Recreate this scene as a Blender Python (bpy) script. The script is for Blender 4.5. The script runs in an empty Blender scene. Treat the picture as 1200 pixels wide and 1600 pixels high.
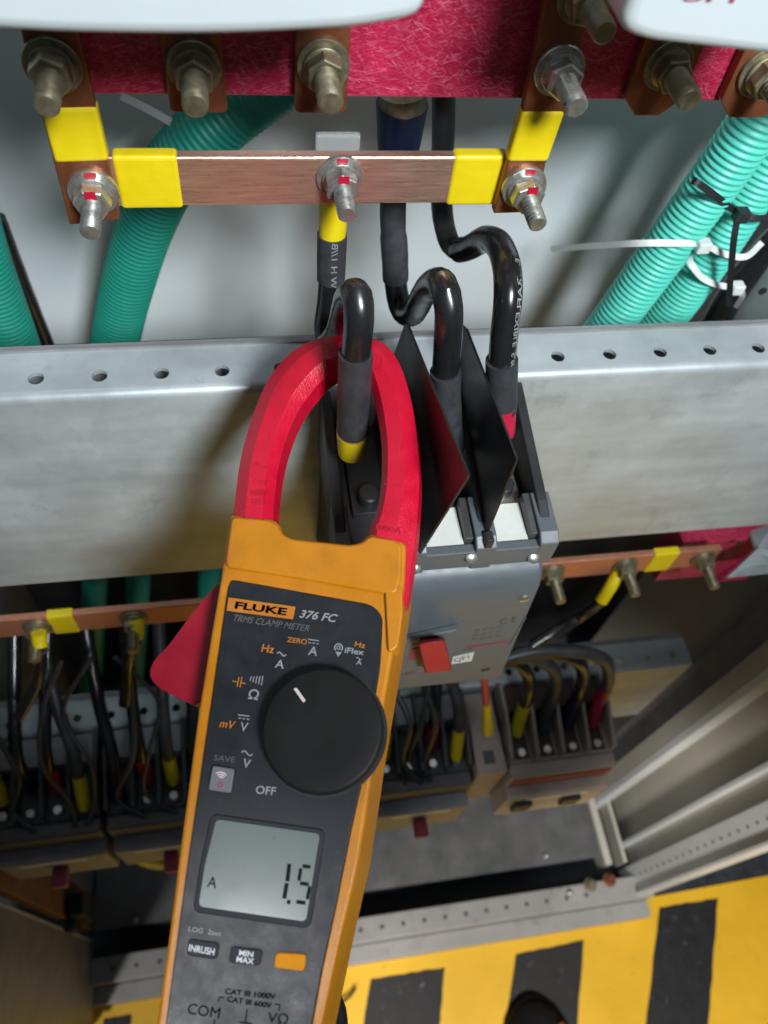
import bpy, bmesh, math, random
from mathutils import Vector, Matrix, noise
random.seed(7)
S = bpy.context.scene
COL = S.collection
H = 1.5                                   # height of the lens above the floor

# ------------------------------------------------------------------ camera
AX = Vector((0.98502019, 0.07111442, -0.15709223))
AY = Vector((-0.1442733, 0.83884619, -0.52490217))
AZ = Vector((0.0944481, 0.53970345, 0.83654034))
ROT = Matrix((AX, AY, AZ))
CAM = Vector((0, 0, H))
FPX = 1240.0
cd = bpy.data.cameras.new('camera')
cam = bpy.data.objects.new('camera', cd); COL.objects.link(cam)
cd.sensor_fit = 'VERTICAL'; cd.sensor_height = 24; cd.sensor_width = 18
cd.lens = FPX / 1600 * 24
cd.clip_start = 0.01; cd.clip_end = 60
cd.dof.use_dof = True; cd.dof.focus_distance = 0.385; cd.dof.aperture_fstop = 6.0
cam.matrix_world = Matrix.Translation(CAM) @ ROT.to_4x4()
S.camera = cam

# ------------------------------------------------------------------ world and lamps
w = bpy.data.worlds.new('World'); S.world = w; w.use_nodes = True
bg = w.node_tree.nodes['Background']
bg.inputs[0].default_value = (0.66, 0.82, 1.0, 1); bg.inputs[1].default_value = 0.065
def lamp(name, kind, loc, target, power, color, **k):
    l = bpy.data.lights.new(name, kind); l.energy = power; l.color = color
    for a, b in k.items(): setattr(l, a, b)
    o = bpy.data.objects.new(name, l); COL.objects.link(o)
    o.location = loc
    o.rotation_euler = (Vector(target) - Vector(loc)).to_track_quat('-Z', 'Y').to_euler()
    return o
lamp('work_lamp', 'SPOT', (0.30, -0.62, H + 0.62), (0.20, 0.42, H + 0.436), 112, (0.90, 0.97, 1.0),
     spot_size=math.radians(91), spot_blend=0.06, shadow_soft_size=0.15)
lamp('ceiling_lamp', 'SPOT', (0.15, -0.9, H + 0.30), (0.66, -0.20, 0), 160, (1.0, 0.95, 0.88),
     spot_size=math.radians(44), spot_blend=0.35, shadow_soft_size=0.08)
lamp('meter_sheen_fill', 'SPOT', (-0.45, -0.19, H + 0.38), (-0.028, -0.018, H - 0.338), 17, (0.93, 0.96, 1.0),  # unseen spot added at the mirror angle, for sheen on the meter face
     spot_size=math.radians(11.5), spot_blend=0.25, shadow_soft_size=0.05)
lamp('left_floor_fill', 'SPOT', (-0.9, -0.9, H + 0.6), (-0.27, -0.02, 0), 85, (1.0, 0.97, 0.93),  # unseen spot added to brighten the floor and door at the left
     spot_size=math.radians(23), spot_blend=0.4, shadow_soft_size=0.08)
S.view_settings.view_transform = 'Standard'; S.view_settings.look = 'None'
S.view_settings.exposure = 0.0; S.view_settings.gamma = 1.0
S.render.engine = 'CYCLES'
S.cycles.use_denoising = True
S.cycles.max_bounces = 8

# ------------------------------------------------------------------ placing helpers
def ray(px, py): return ROT @ Vector((px - 600, -(py - 800), -FPX))
def ay(px, py, Y):
    r = ray(px, py); return CAM + r * (Y / r.y)
def ax_(px, py, X):
    r = ray(px, py); return CAM + r * (X / r.x)
def az(px, py, Z):                         # Z absolute height
    r = ray(px, py); return CAM + r * ((Z - H) / r.z)
class Pl:
    def __init__(s, o, nrm, u):
        s.o = Vector(o); s.n = Vector(nrm).normalized(); u = Vector(u)
        s.u = (u - s.n * u.dot(s.n)).normalized(); s.v = s.n.cross(s.u)
    def up(s, px, py, off=0.0):            # pixel -> (a, b) on the plane raised by off
        r = ray(px, py); o = s.o + s.n * off
        P = CAM + r * (s.n.dot(o - CAM) / s.n.dot(r)); q = P - s.o
        return Vector((q.dot(s.u), q.dot(s.v)))
    def w(s, ab, off=0.0): return s.o + s.u * ab[0] + s.v * ab[1] + s.n * off

# ------------------------------------------------------------------ materials
def mat(name, col, rough=0.5, metal=0.0, var=0.12, scale=30, bump=0.0, bscale=400, stretch=(1, 1, 1), coat=0.0,
        rvar=0.1, trans=0.0, emit=None, col2=None, spec=0.5):
    m = bpy.data.materials.new(name); m.use_nodes = True
    nt = m.node_tree; N = nt.nodes; L = nt.links; b = N['Principled BSDF']
    tc = N.new('ShaderNodeTexCoord'); mp = N.new('ShaderNodeMapping'); mp.inputs['Scale'].default_value = stretch
    L.new(tc.outputs['Object'], mp.inputs[0])
    nz = N.new('ShaderNodeTexNoise'); nz.inputs['Scale'].default_value = scale; nz.inputs['Detail'].default_value = 6
    nz.inputs['Roughness'].default_value = 0.65
    L.new(mp.outputs[0], nz.inputs['Vector'])
    cr = N.new('ShaderNodeValToRGB'); L.new(nz.outputs['Fac'], cr.inputs[0])
    c = Vector(col); c2 = Vector(col2) if col2 else c * (1 + var)
    c1 = c * (1 - var)
    cr.color_ramp.elements[0].position = 0.32; cr.color_ramp.elements[0].color = (*c1, 1)
    cr.color_ramp.elements[1].position = 0.68; cr.color_ramp.elements[1].color = (*[min(1, x) for x in c2], 1)
    L.new(cr.outputs[0], b.inputs['Base Color'])
    mr = N.new('ShaderNodeMapRange'); L.new(nz.outputs['Fac'], mr.inputs[0])
    mr.inputs[1].default_value = 0.3; mr.inputs[2].default_value = 0.7
    mr.inputs[3].default_value = max(0.02, rough - rvar); mr.inputs[4].default_value = min(1, rough + rvar)
    L.new(mr.outputs[0], b.inputs['Roughness'])
    b.inputs['Metallic'].default_value = metal
    b.inputs['Coat Weight'].default_value = coat; b.inputs['Coat Roughness'].default_value = 0.12
    b.inputs['Specular IOR Level'].default_value = spec
    if trans: b.inputs['Transmission Weight'].default_value = trans; b.inputs['IOR'].default_value = 1.3
    if emit: b.inputs['Emission Color'].default_value = (*emit[0], 1); b.inputs['Emission Strength'].default_value = emit[1]
    if bump:
        n2 = N.new('ShaderNodeTexNoise'); n2.inputs['Scale'].default_value = bscale; n2.inputs['Detail'].default_value = 3
        L.new(mp.outputs[0], n2.inputs['Vector'])
        bp = N.new('ShaderNodeBump'); bp.inputs['Strength'].default_value = bump; bp.inputs['Distance'].default_value = 0.001
        L.new(n2.outputs['Fac'], bp.inputs['Height']); L.new(bp.outputs[0], b.inputs['Normal'])
    return m
def fibre_red():
    m = mat('red_glass_fibre_laminate', (0.33, 0.006, 0.040), 0.38, 0, 0.35, 40, 0.15, 700)
    nt = m.node_tree; N = nt.nodes; L = nt.links; b = N['Principled BSDF']
    src = b.inputs['Base Color'].links[0].from_socket
    tc = N.new('ShaderNodeTexCoord'); acc = None
    for k, ang in enumerate((8, 40, -25, 15, -50, -8)):
        mp = N.new('ShaderNodeMapping'); mp.inputs['Rotation'].default_value = (0, math.radians(ang), 0)
        mp2 = N.new('ShaderNodeMapping'); mp2.inputs['Scale'].default_value = (150, 400, 1300); mp2.inputs['Location'].default_value = (k * 3.1, 0, k)
        nz = N.new('ShaderNodeTexNoise'); nz.inputs['Scale'].default_value = 1; nz.inputs['Detail'].default_value = 2
        nz.inputs['Distortion'].default_value = 1.2
        L.new(tc.outputs['Object'], mp.inputs[0]); L.new(mp.outputs[0], mp2.inputs[0]); L.new(mp2.outputs[0], nz.inputs['Vector'])
        r = N.new('ShaderNodeMapRange'); r.inputs[1].default_value = 0.60; r.inputs[2].default_value = 0.76
        L.new(nz.outputs['Fac'], r.inputs[0])
        if acc is None: acc = r.outputs[0]
        else:
            mx = N.new('ShaderNodeMath'); mx.operation = 'MAXIMUM'; L.new(acc, mx.inputs[0]); L.new(r.outputs[0], mx.inputs[1]); acc = mx.outputs[0]
    mul = N.new('ShaderNodeMath'); mul.operation = 'MULTIPLY'; mul.inputs[1].default_value = 0.55; L.new(acc, mul.inputs[0])
    mix = N.new('ShaderNodeMix'); mix.data_type = 'RGBA'
    L.new(mul.outputs[0], mix.inputs['Factor']); L.new(src, mix.inputs['A']); mix.inputs['B'].default_value = (0.72, 0.22, 0.32, 1)
    L.new(mix.outputs['Result'], b.inputs['Base Color'])
    return m
def galv(name, col=(0.40, 0.42, 0.42), stretch=(1, 1, 1), metal=0.35, rough=0.42):
    m = mat(name, col, rough, metal, 0.16, 14, 0.06, 500, stretch, rvar=0.12)
    nt = m.node_tree; N = nt.nodes; L = nt.links; b = N['Principled BSDF']
    src = b.inputs['Base Color'].links[0].from_socket
    tc = N.new('ShaderNodeTexCoord')
    v = N.new('ShaderNodeTexVoronoi'); v.inputs['Scale'].default_value = 90; v.inputs['Randomness'].default_value = 1
    L.new(tc.outputs['Object'], v.inputs['Vector'])
    mp = N.new('ShaderNodeMapping'); mp.inputs['Scale'].default_value = (9, 40, 60); L.new(tc.outputs['Object'], mp.inputs[0])
    nz = N.new('ShaderNodeTexNoise'); nz.inputs['Scale'].default_value = 1; nz.inputs['Detail'].default_value = 5; L.new(mp.outputs[0], nz.inputs['Vector'])
    add = N.new('ShaderNodeMath'); add.operation = 'MULTIPLY_ADD'; L.new(v.outputs['Color'], add.inputs[0]); add.inputs[1].default_value = 0.14
    L.new(nz.outputs['Fac'], add.inputs[2])
    r = N.new('ShaderNodeMapRange'); r.inputs[1].default_value = 0.35; r.inputs[2].default_value = 0.8; r.inputs[3].default_value = 0.86; r.inputs[4].default_value = 1.1
    L.new(add.outputs[0], r.inputs[0])
    mx = N.new('ShaderNodeMix'); mx.data_type = 'RGBA'; mx.blend_type = 'MULTIPLY'; mx.inputs['Factor'].default_value = 1
    L.new(src, mx.inputs['A']); L.new(r.outputs[0], mx.inputs['B']); L.new(mx.outputs['Result'], b.inputs['Base Color'])
    return m
def wear_or_reflection(m, col, scale, lo, hi, amt=0.8):
    """patches of grime, wear or painted reflection with their own shape"""
    nt = m.node_tree; N = nt.nodes; L = nt.links; b = N['Principled BSDF']
    src = b.inputs['Base Color'].links[0].from_socket
    tc = N.new('ShaderNodeTexCoord'); nz = N.new('ShaderNodeTexNoise'); nz.inputs['Scale'].default_value = scale
    nz.inputs['Detail'].default_value = 8; nz.inputs['Roughness'].default_value = 0.7; L.new(tc.outputs['Object'], nz.inputs['Vector'])
    r = N.new('ShaderNodeMapRange'); r.inputs[1].default_value = lo; r.inputs[2].default_value = hi; r.inputs[4].default_value = amt
    L.new(nz.outputs['Fac'], r.inputs[0])
    mx = N.new('ShaderNodeMix'); mx.data_type = 'RGBA'; L.new(r.outputs[0], mx.inputs['Factor']); L.new(src, mx.inputs['A'])
    mx.inputs['B'].default_value = (*col, 1); L.new(mx.outputs['Result'], b.inputs['Base Color'])
    return m

M = {}
M['galv'] = wear_or_reflection(galv('galvanised_steel', (0.47, 0.51, 0.525)), (0.16, 0.17, 0.18), 30, 0.58, 0.8, 0.6)
M['galv_dark'] = galv('dull_galvanised_steel', (0.30, 0.30, 0.31))
M['tray'] = wear_or_reflection(mat('steel_tray_painted_reflections', (0.17, 0.17, 0.18), 0.34, 0.5, 0.25, 9, 0.03), (0.06, 0.09, 0.08), 7, 0.5, 0.7, 0.6)  # greenish dark blotches are reflections painted into the base plate colour
M['panel'] = mat('grey_painted_steel', (0.66, 0.70, 0.72), 0.42, 0, 0.04, 6, 0.03, 300)
M['cover'] = mat('pale_grey_plastic', (0.50, 0.55, 0.57), 0.35, 0, 0.03, 12)
M['sill_steel'] = wear_or_reflection(mat('grey_sill_paint', (0.30, 0.295, 0.29), 0.45, 0, 0.1, 12, 0.03), (0.12, 0.11, 0.10), 26, 0.55, 0.75, 0.6)
M['cream_steel'] = mat('cream_painted_steel', (0.44, 0.43, 0.38), 0.45, 0, 0.06, 12, 0.03)
M['copper'] = mat('brushed_copper', (0.86, 0.54, 0.41), 0.32, 0.85, 0.14, 3, 0.12, 40, (14, 60, 260), rvar=0.12)
M['copper_dull'] = wear_or_reflection(mat('tarnished_copper', (0.25, 0.085, 0.038), 0.45, 0.6, 0.25, 60, 0.05, 400), (0.12, 0.05, 0.03), 45, 0.5, 0.75, 0.5)
M['yellow_sleeve'] = mat('yellow_heat_shrink', (0.74, 0.56, 0.006), 0.40, 0, 0.06, 40, 0.5, 90)
M['red_fibre'] = fibre_red()
M['zinc'] = mat('zinc_plated_steel', (0.55, 0.55, 0.51), 0.30, 0.85, 0.2, 160)
M['zinc_y'] = mat('yellow_zinc_steel', (0.25, 0.22, 0.145), 0.42, 0.7, 0.35, 160)
M['red_ink'] = mat('red_marker_ink', (0.45, 0.005, 0.03), 0.4)
M['cable'] = mat('glossy_black_cable', (0.012, 0.012, 0.013), 0.25, 0, 0.2, 40, 0.03, 200, coat=0.3)
M['cable_grey'] = mat('dusty_black_cable', (0.05, 0.052, 0.055), 0.42, 0, 0.4, 40)
M['shrink'] = mat('matt_black_heat_shrink', (0.035, 0.037, 0.042), 0.55, 0, 0.3, 120, 0.08, 500)
M['print'] = mat('pale_cable_print', (0.25, 0.25, 0.25), 0.6)
M['blue_sleeve'] = mat('dark_blue_heat_shrink', (0.004, 0.007, 0.028), 0.4)
M['red_sleeve'] = mat('red_heat_shrink', (0.5, 0.012, 0.05), 0.45)
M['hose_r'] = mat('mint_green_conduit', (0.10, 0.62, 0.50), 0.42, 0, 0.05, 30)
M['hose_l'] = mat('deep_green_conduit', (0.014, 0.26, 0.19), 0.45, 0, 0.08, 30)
M['white_nylon'] = mat('white_nylon', (0.75, 0.76, 0.74), 0.4)
M['black_nylon'] = mat('black_nylon', (0.02, 0.02, 0.022), 0.4)
M['clear'] = mat('clear_plastic', (0.7, 0.72, 0.72), 0.2, 0, 0.05, 30, trans=0.7)
M['barrier'] = mat('black_barrier_sheet', (0.016, 0.013, 0.014), 0.40, 0, 0.35, 25, 0.02, 200, spec=0.4)
M['brk'] = wear_or_reflection(mat('blue_grey_moulded_plastic', (0.098, 0.113, 0.125), 0.42, 0, 0.06, 60, 0.06, 1400), (0.3, 0.31, 0.31), 70, 0.66, 0.8, 0.5)
M['brk_faint'] = mat('faint_grey_print', (0.085, 0.10, 0.11), 0.5)
M['brk_rim'] = mat('dark_blue_grey_plastic', (0.10, 0.12, 0.14), 0.45)
M['brk_black'] = wear_or_reflection(mat('black_moulded_plastic', (0.02, 0.021, 0.023), 0.42, 0, 0.3, 50, 0.05, 600), (0.2, 0.2, 0.19), 130, 0.66, 0.78, 0.6)
M['white_card'] = mat('off_white_insulating_card', (0.66, 0.67, 0.63), 0.6, 0, 0.07, 60)
M['red_lever'] = mat('red_lever_plastic', (0.40, 0.005, 0.03), 0.42, 0, 0.1, 50)
M['label'] = mat('white_label_paper', (0.7, 0.68, 0.64), 0.5)
M['ink'] = mat('black_print_ink', (0.02, 0.02, 0.022), 0.5)
M['ink_grey'] = mat('dark_grey_print', (0.06, 0.07, 0.08), 0.5)
M['red_print'] = mat('faded_red_print', (0.30, 0.03, 0.06), 0.5)
M['m_red'] = mat('textured_red_jaw_plastic', (0.52, 0.004, 0.027), 0.36, 0, 0.07, 120, 0.35, 900)
M['m_red_shade'] = mat('smooth_red_plastic_in_shade', (0.27, 0.002, 0.014), 0.45, 0, 0.1, 60, 0.05, 900)  # smooth red plastic, its colour darkened for the shade on the jaw lever
M['m_yel'] = wear_or_reflection(mat('amber_meter_plastic', (0.50, 0.18, 0.005), 0.42, 0, 0.08, 60, 0.12, 1200), (0.20, 0.065, 0.008), 48, 0.54, 0.85, 0.6)
M['m_dark'] = wear_or_reflection(mat('dark_grey_meter_face', (0.017, 0.018, 0.022), 0.38, 0, 0.12, 90, 0.12, 2600, spec=0.4), (0.07, 0.07, 0.075), 420, 0.60, 0.72, 0.5)
M['m_dial'] = mat('black_dial_plastic', (0.010, 0.0098, 0.0095), 0.60, 0, 0.12, 60, 0.05, 900, spec=0.2)
M['m_lcd'] = mat('grey_green_liquid_crystal', (0.125, 0.15, 0.14), 0.26, 0, 0.03, 20, coat=0.6)
M['m_seg'] = mat('display_segment', (0.014, 0.018, 0.018), 0.9, spec=0.0)
M['m_white'] = mat('grey_white_print', (0.26, 0.27, 0.29), 0.5)
M['m_btn_white'] = mat('white_button_print', (0.62, 0.63, 0.66), 0.5)
M['m_mark'] = mat('pink_white_pointer', (0.62, 0.50, 0.49), 0.5)
M['m_orange'] = mat('orange_print', (0.46, 0.15, 0.012), 0.5)
M['m_dim'] = mat('dim_grey_print', (0.11, 0.11, 0.12), 0.5)
M['m_ink'] = mat('embossed_black_lettering', (0.004, 0.004, 0.005), 0.9, spec=0.0)
M['m_btn'] = mat('dark_rubber_button', (0.03, 0.031, 0.038), 0.7, spec=0.25)
M['m_btn_y'] = mat('amber_rubber_button', (0.62, 0.24, 0.01), 0.8, spec=0.15)
M['m_btn_grey'] = mat('grey_button', (0.13, 0.13, 0.15), 0.5)
M['f_yellow'] = wear_or_reflection(mat('yellow_floor_paint', (0.80, 0.47, 0.018), 0.50, 0, 0.07, 9, 0.05, 300), (0.42, 0.24, 0.05), 22, 0.62, 0.8, 0.5)
M['f_yellow'] = wear_or_reflection(M['f_yellow'], (0.20, 0.15, 0.07), 55, 0.60, 0.76, 0.6)
M['f_black'] = wear_or_reflection(mat('black_floor_tape', (0.010, 0.010, 0.012), 0.6, 0, 0.4, 50, 0.2, 200), (0.24, 0.24, 0.24), 60, 0.60, 0.72, 0.55)
M['f_plate'] = mat('dark_checker_plate', (0.045, 0.052, 0.062), 0.45, 0.3, 0.3, 30)
M['row'] = mat('dark_grey_breaker_plastic', (0.085, 0.085, 0.090), 0.5, 0, 0.2, 40)
M['row_lt'] = mat('mid_grey_breaker_plastic', (0.34, 0.34, 0.36), 0.5, 0, 0.2, 40)
M['cream'] = mat('cream_breaker_plastic', (0.42, 0.355, 0.31), 0.5, 0, 0.12, 40)
M['row_front'] = mat('dull_grey_breaker_front', (0.26, 0.27, 0.29), 0.5, 0, 0.15, 40)
M['brown'] = mat('brown_terminal_plastic', (0.07, 0.035, 0.028), 0.5, 0, 0.2, 40)
M['shoe'] = mat('black_shoe_leather', (0.010, 0.0095, 0.010), 0.85, 0, 0.3, 50, 0.2, 300, spec=0.15)
M['rubber'] = mat('black_rubber', (0.02, 0.02, 0.02), 0.6)
M['orange_cloth'] = mat('orange_stitching', (0.5, 0.15, 0.02), 0.7)
M['blue_wire'] = mat('blue_wire_insulation', (0.03, 0.04, 0.30), 0.4)
M['rust'] = mat('rusty_brown_steel', (0.20, 0.10, 0.06), 0.7, 0.1, 0.3, 40)

# ------------------------------------------------------------------ object helpers
def link(name, me, m, parent=None, smooth=35, bevel=0, seg=2):
    me.materials.clear(); me.materials.append(m)
    o = bpy.data.objects.new(name, me); COL.objects.link(o)
    if parent is not None:
        o.parent = parent
        off = parent_origin(parent)
    else: off = Vector((0, 0, 0))
    if off.length > 0: me.transform(Matrix.Translation(-off))
    if smooth:
        me.shade_smooth(); me.set_sharp_from_angle(angle=math.radians(smooth))
    if bevel:
        b = o.modifiers.new('bevel', 'BEVEL'); b.width = bevel; b.segments = seg; b.limit_method = 'ANGLE'; b.angle_limit = math.radians(40)
        b.harden_normals = False
    return o
def parent_origin(p):
    v = Vector((0, 0, 0))
    while p is not None: v += p.location; p = p.parent
    return v
def solo(o, at):
    """give a parentless mesh an origin of its own"""
    at = Vector(at); o.data.transform(Matrix.Translation(-at)); o.location = at; return o
def tag(o, label=None, cat=None, group=None, kind=None):
    if label: o['label'] = label
    if cat: o['category'] = cat
    if group: o['group'] = group
    if kind: o['kind'] = kind
    return o
def thing(name, loc, label, cat, group=None):
    o = bpy.data.objects.new(name, None); COL.objects.link(o); o.location = loc; o.empty_display_size = 0.02
    return tag(o, label, cat, group)

class MB:
    def __init__(s): s.v = []; s.f = []
    def add(s, vs, fs):
        n = len(s.v); s.v += [tuple(v) for v in vs]; s.f += [tuple(i + n for i in f) for f in fs]; return s
    def box(s, lo, hi):
        x0, y0, z0 = lo; x1, y1, z1 = hi
        return s.add([(x0, y0, z0), (x1, y0, z0), (x1, y1, z0), (x0, y1, z0), (x0, y0, z1), (x1, y0, z1), (x1, y1, z1), (x0, y1, z1)],
                     [(3, 2, 1, 0), (4, 5, 6, 7), (0, 1, 5, 4), (1, 2, 6, 5), (2, 3, 7, 6), (3, 0, 4, 7)])
    def prism(s, pts, d):
        """polygon of world points extruded by vector d"""
        pts = [Vector(p) for p in pts]; d = Vector(d); n = len(pts)
        nn = Vector((0, 0, 0))
        for i in range(n): nn += pts[i].cross(pts[(i + 1) % n])
        if nn.dot(d) > 0: pts.reverse()
        return s.add(pts + [p + d for p in pts], [tuple(range(n)), tuple(range(2 * n - 1, n - 1, -1))] +
                     [(i, i + n, (i + 1) % n + n, (i + 1) % n)[::1] for i in range(n)])
    def lathe(s, base, axis, prof, seg=24, rot=0):
        """prof: (distance along axis, radius)"""
        a = Vector(axis).normalized(); u = a.orthogonal().normalized(); v = a.cross(u); base = Vector(base)
        vs = []; fs = []
        for (t, r) in prof:
            for k in range(seg):
                g = 2 * math.pi * k / seg + rot; vs.append(base + a * t + (u * math.cos(g) + v * math.sin(g)) * r)
        for i in range(len(prof) - 1):
            for k in range(seg):
                fs.append((i * seg + k, i * seg + (k + 1) % seg, (i + 1) * seg + (k + 1) % seg, (i + 1) * seg + k))
        fs.append(tuple(range(seg))[::-1]); fs.append(tuple((len(prof) - 1) * seg + k for k in range(seg)))
        return s.add(vs, fs)
    def tube(s, pts, r, seg=16, step=0.004, ridge=0.0, pitch=0.004, cap=True, t0=0, t1=1, flat=None):
        P = spline(pts, step); 
        if t0 > 0 or t1 < 1: P = P[int(t0 * (len(P) - 1)):max(int(t0 * (len(P) - 1)) + 2, int(t1 * (len(P) - 1)) + 1)]
        u = None; vs = []; fs = []; acc = 0
        for i, p in enumerate(P):
            t = (P[min(i + 1, len(P) - 1)] - P[max(i - 1, 0)]).normalized()
            u = t.orthogonal().normalized() if u is None else (u - t * u.dot(t)).normalized()
            v = t.cross(u)
            if i: acc += (P[i] - P[i - 1]).length
            rr = r(i / (len(P) - 1)) if callable(r) else r
            if not ridge: rr *= 1 + 0.035 * noise.noise(p * 70) + 0.02 * noise.noise(p * 260)
            if ridge: rr += ridge * math.cos(2 * math.pi * acc / pitch)
            for k in range(seg):
                g = 2 * math.pi * k / seg
                vs.append(p + (u * math.cos(g) + v * math.sin(g)) * rr)
        n = len(P)
        for i in range(n - 1):
            for k in range(seg):
                fs.append((i * seg + k, i * seg + (k + 1) % seg, (i + 1) * seg + (k + 1) % seg, (i + 1) * seg + k))
        if cap: fs.append(tuple(range(seg))[::-1]); fs.append(tuple((n - 1) * seg + k for k in range(seg)))
        return s.add(vs, fs)
    def me(s, name):
        m = bpy.data.meshes.new(name); m.from_pydata(s.v, [], s.f)
        bm = bmesh.new(); bm.from_mesh(m); bmesh.ops.recalc_face_normals(bm, faces=bm.faces); bm.to_mesh(m); bm.free()
        return m
    def build(s, name, m, parent=None, **k): return link(name, s.me(name), m, parent, **k)
def spline(pts, step):
    pts = [Vector(p) for p in pts]
    if len(pts) == 2:
        n = max(2, int((pts[1] - pts[0]).length / step)); return [pts[0].lerp(pts[1], i / n) for i in range(n + 1)]
    Q = [pts[0] * 2 - pts[1]] + pts + [pts[-1] * 2 - pts[-2]]; out = []
    for i in range(1, len(Q) - 2):
        a, b, c, d = Q[i - 1:i + 3]; n = max(2, int((c - b).length / step))
        for k in range(n):
            t = k / n
            out.append(0.5 * ((2 * b) + (c - a) * t + (2 * a - 5 * b + 4 * c - d) * t * t + (3 * b - a - 3 * c + d) * t ** 3))
    out.append(pts[-1]); return out
def rnd(poly, r, n=5):
    """round the corners of a 2d polygon; r a number or a list"""
    out = []; N = len(poly)
    for i in range(N):
        p0, p, p1 = Vector(poly[i - 1]), Vector(poly[i]), Vector(poly[(i + 1) % N])
        rr = r[i] if isinstance(r, (list, tuple)) else r
        a = (p0 - p); b = (p1 - p); rr = min(rr, a.length * 0.48, b.length * 0.48)
        if rr < 1e-5: out.append(p); continue
        A = p + a.normalized() * rr; B = p + b.normalized() * rr
        for k in range(n + 1):
            t = k / n; out.append(A * (1 - t) ** 2 + p * 2 * t * (1 - t) + B * t * t)
    return out
def plate(mb, pl, poly, off, th):
    """2d polygon on plane pl, top face at off, thickness th downwards"""
    return mb.prism([pl.w(p, off) for p in poly], pl.n * -th)
def plate_px(mb, pl, pix, off, th, r=0):
    P = [pl.up(x, y, off) for x, y in pix]
    if r: P = rnd(P, r)
    return plate(mb, pl, P, off, th)
def text_mesh(txt, shear=0, bold=0.0, th=0.0):
    c = bpy.data.curves.new('t', 'FONT'); c.body = txt; c.shear = shear; c.offset = bold; c.extrude = th; c.align_x = 'LEFT'
    c.resolution_u = 3
    o = bpy.data.objects.new('t', c); COL.objects.link(o)
    bpy.context.view_layer.update()
    me = bpy.data.meshes.new_from_object(o.evaluated_get(bpy.context.evaluated_depsgraph_get()))
    bpy.data.objects.remove(o); bpy.data.curves.remove(c); return me
def text_on(pl, txt, pL, pR, hpx, off, m, parent, name='lettering', shear=0, bold=0.0):
    """lettering lying on a plane: baseline from pixel pL to pR, letters hpx tall there"""
    a = pl.up(*pL, off); b = pl.up(*pR, off)
    d = (b - a); L = d.length; d = d / L; e = Vector((-d.y, d.x))
    mid = ((pL[0] + pR[0]) / 2, (pL[1] + pR[1]) / 2)
    hgt = (pl.up(mid[0], mid[1] - hpx, off) - pl.up(*mid, off)).length
    me = text_mesh(txt, shear, bold)
    xs = [v.co.x for v in me.vertices]; ys = [v.co.y for v in me.vertices]
    x0, x1, y0, y1 = min(xs), max(xs), min(0, min(ys)) if txt not in '~' else min(ys), max(ys)
    for v in me.vertices:
        p = a + d * ((v.co.x - x0) / (x1 - x0) * L) + e * ((v.co.y - y0) / (y1 - y0) * hgt)
        v.co = pl.w(p, off)
    return link(name, me, m, parent, smooth=0)

# ------------------------------------------------------------------ bolts
def bolt(parent, x, yf, z, rw=0.0095, rs=0.0042, ln=0.024, m=None, ink=True, tilt=0):
    """washers, nut and threaded stud standing out of a face towards the front"""
    m = m or M['zinc']; A = (0, -1, 0)
    MB().lathe((x, yf, z), A, [(0, rw), (0.0018, rw), (0.0022, rw * 0.97)], 28).build('washer', m, parent)
    MB().lathe((x, yf - 0.0022, z), A, [(0, rw * 0.78), (0.002, rw * 0.78), (0.0024, rw * 0.72)], 24).build('spring_washer', m, parent)
    nr = rw * 0.74; g = random.random()
    nut = MB().lathe((x, yf - 0.0046, z), A, [(0, nr * 0.93), (0.0006, nr), (0.0058, nr), (0.0066, nr * 0.9)], 6, rot=g).build('hex_nut', m, parent, smooth=0, bevel=0.0003)
    prof = []; t = 0.0; p = 0.0023
    while t < ln - 0.0112:
        prof += [(t, rs), (t + p / 2, rs * 0.80)]; t += p
    prof += [(t, rs * 0.98), (t + 0.001, rs * 0.8)]
    MB().lathe((x, yf - 0.0112, z), A, prof, 16).build('threaded_stud', m, parent, smooth=22)
    if ink:
        a = math.pi * 0.5
        q = [(x - 0.0022, yf - 0.0113, z + nr * 0.45), (x + 0.0028, yf - 0.0113, z + nr * 0.45), (x + 0.0026, yf - 0.0113, z + nr * .95), (x - 0.002, yf - 0.0113, z + nr * .93)]
        MB().prism(q, (0, -0.0003, 0)).build('paint_mark', M['red_ink'], nut, smooth=0)
        q = [(x - 0.002, yf - 0.0023, z + rw * 0.78), (x + 0.003, yf - 0.0023, z + rw * 0.76), (x + 0.003, yf - 0.0023, z + rw * .93), (x - 0.002, yf - 0.0023, z + rw * .95)]
        MB().prism(q, (0, -0.0003, 0)).build('paint_mark', M['red_ink'], nut, smooth=0)

# ================================================================== SETTING
o = MB().box((-3, -3, -0.05), (3, 3, -0.004)).build('floor', M['f_plate'], smooth=0); tag(o, kind='structure')
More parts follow.
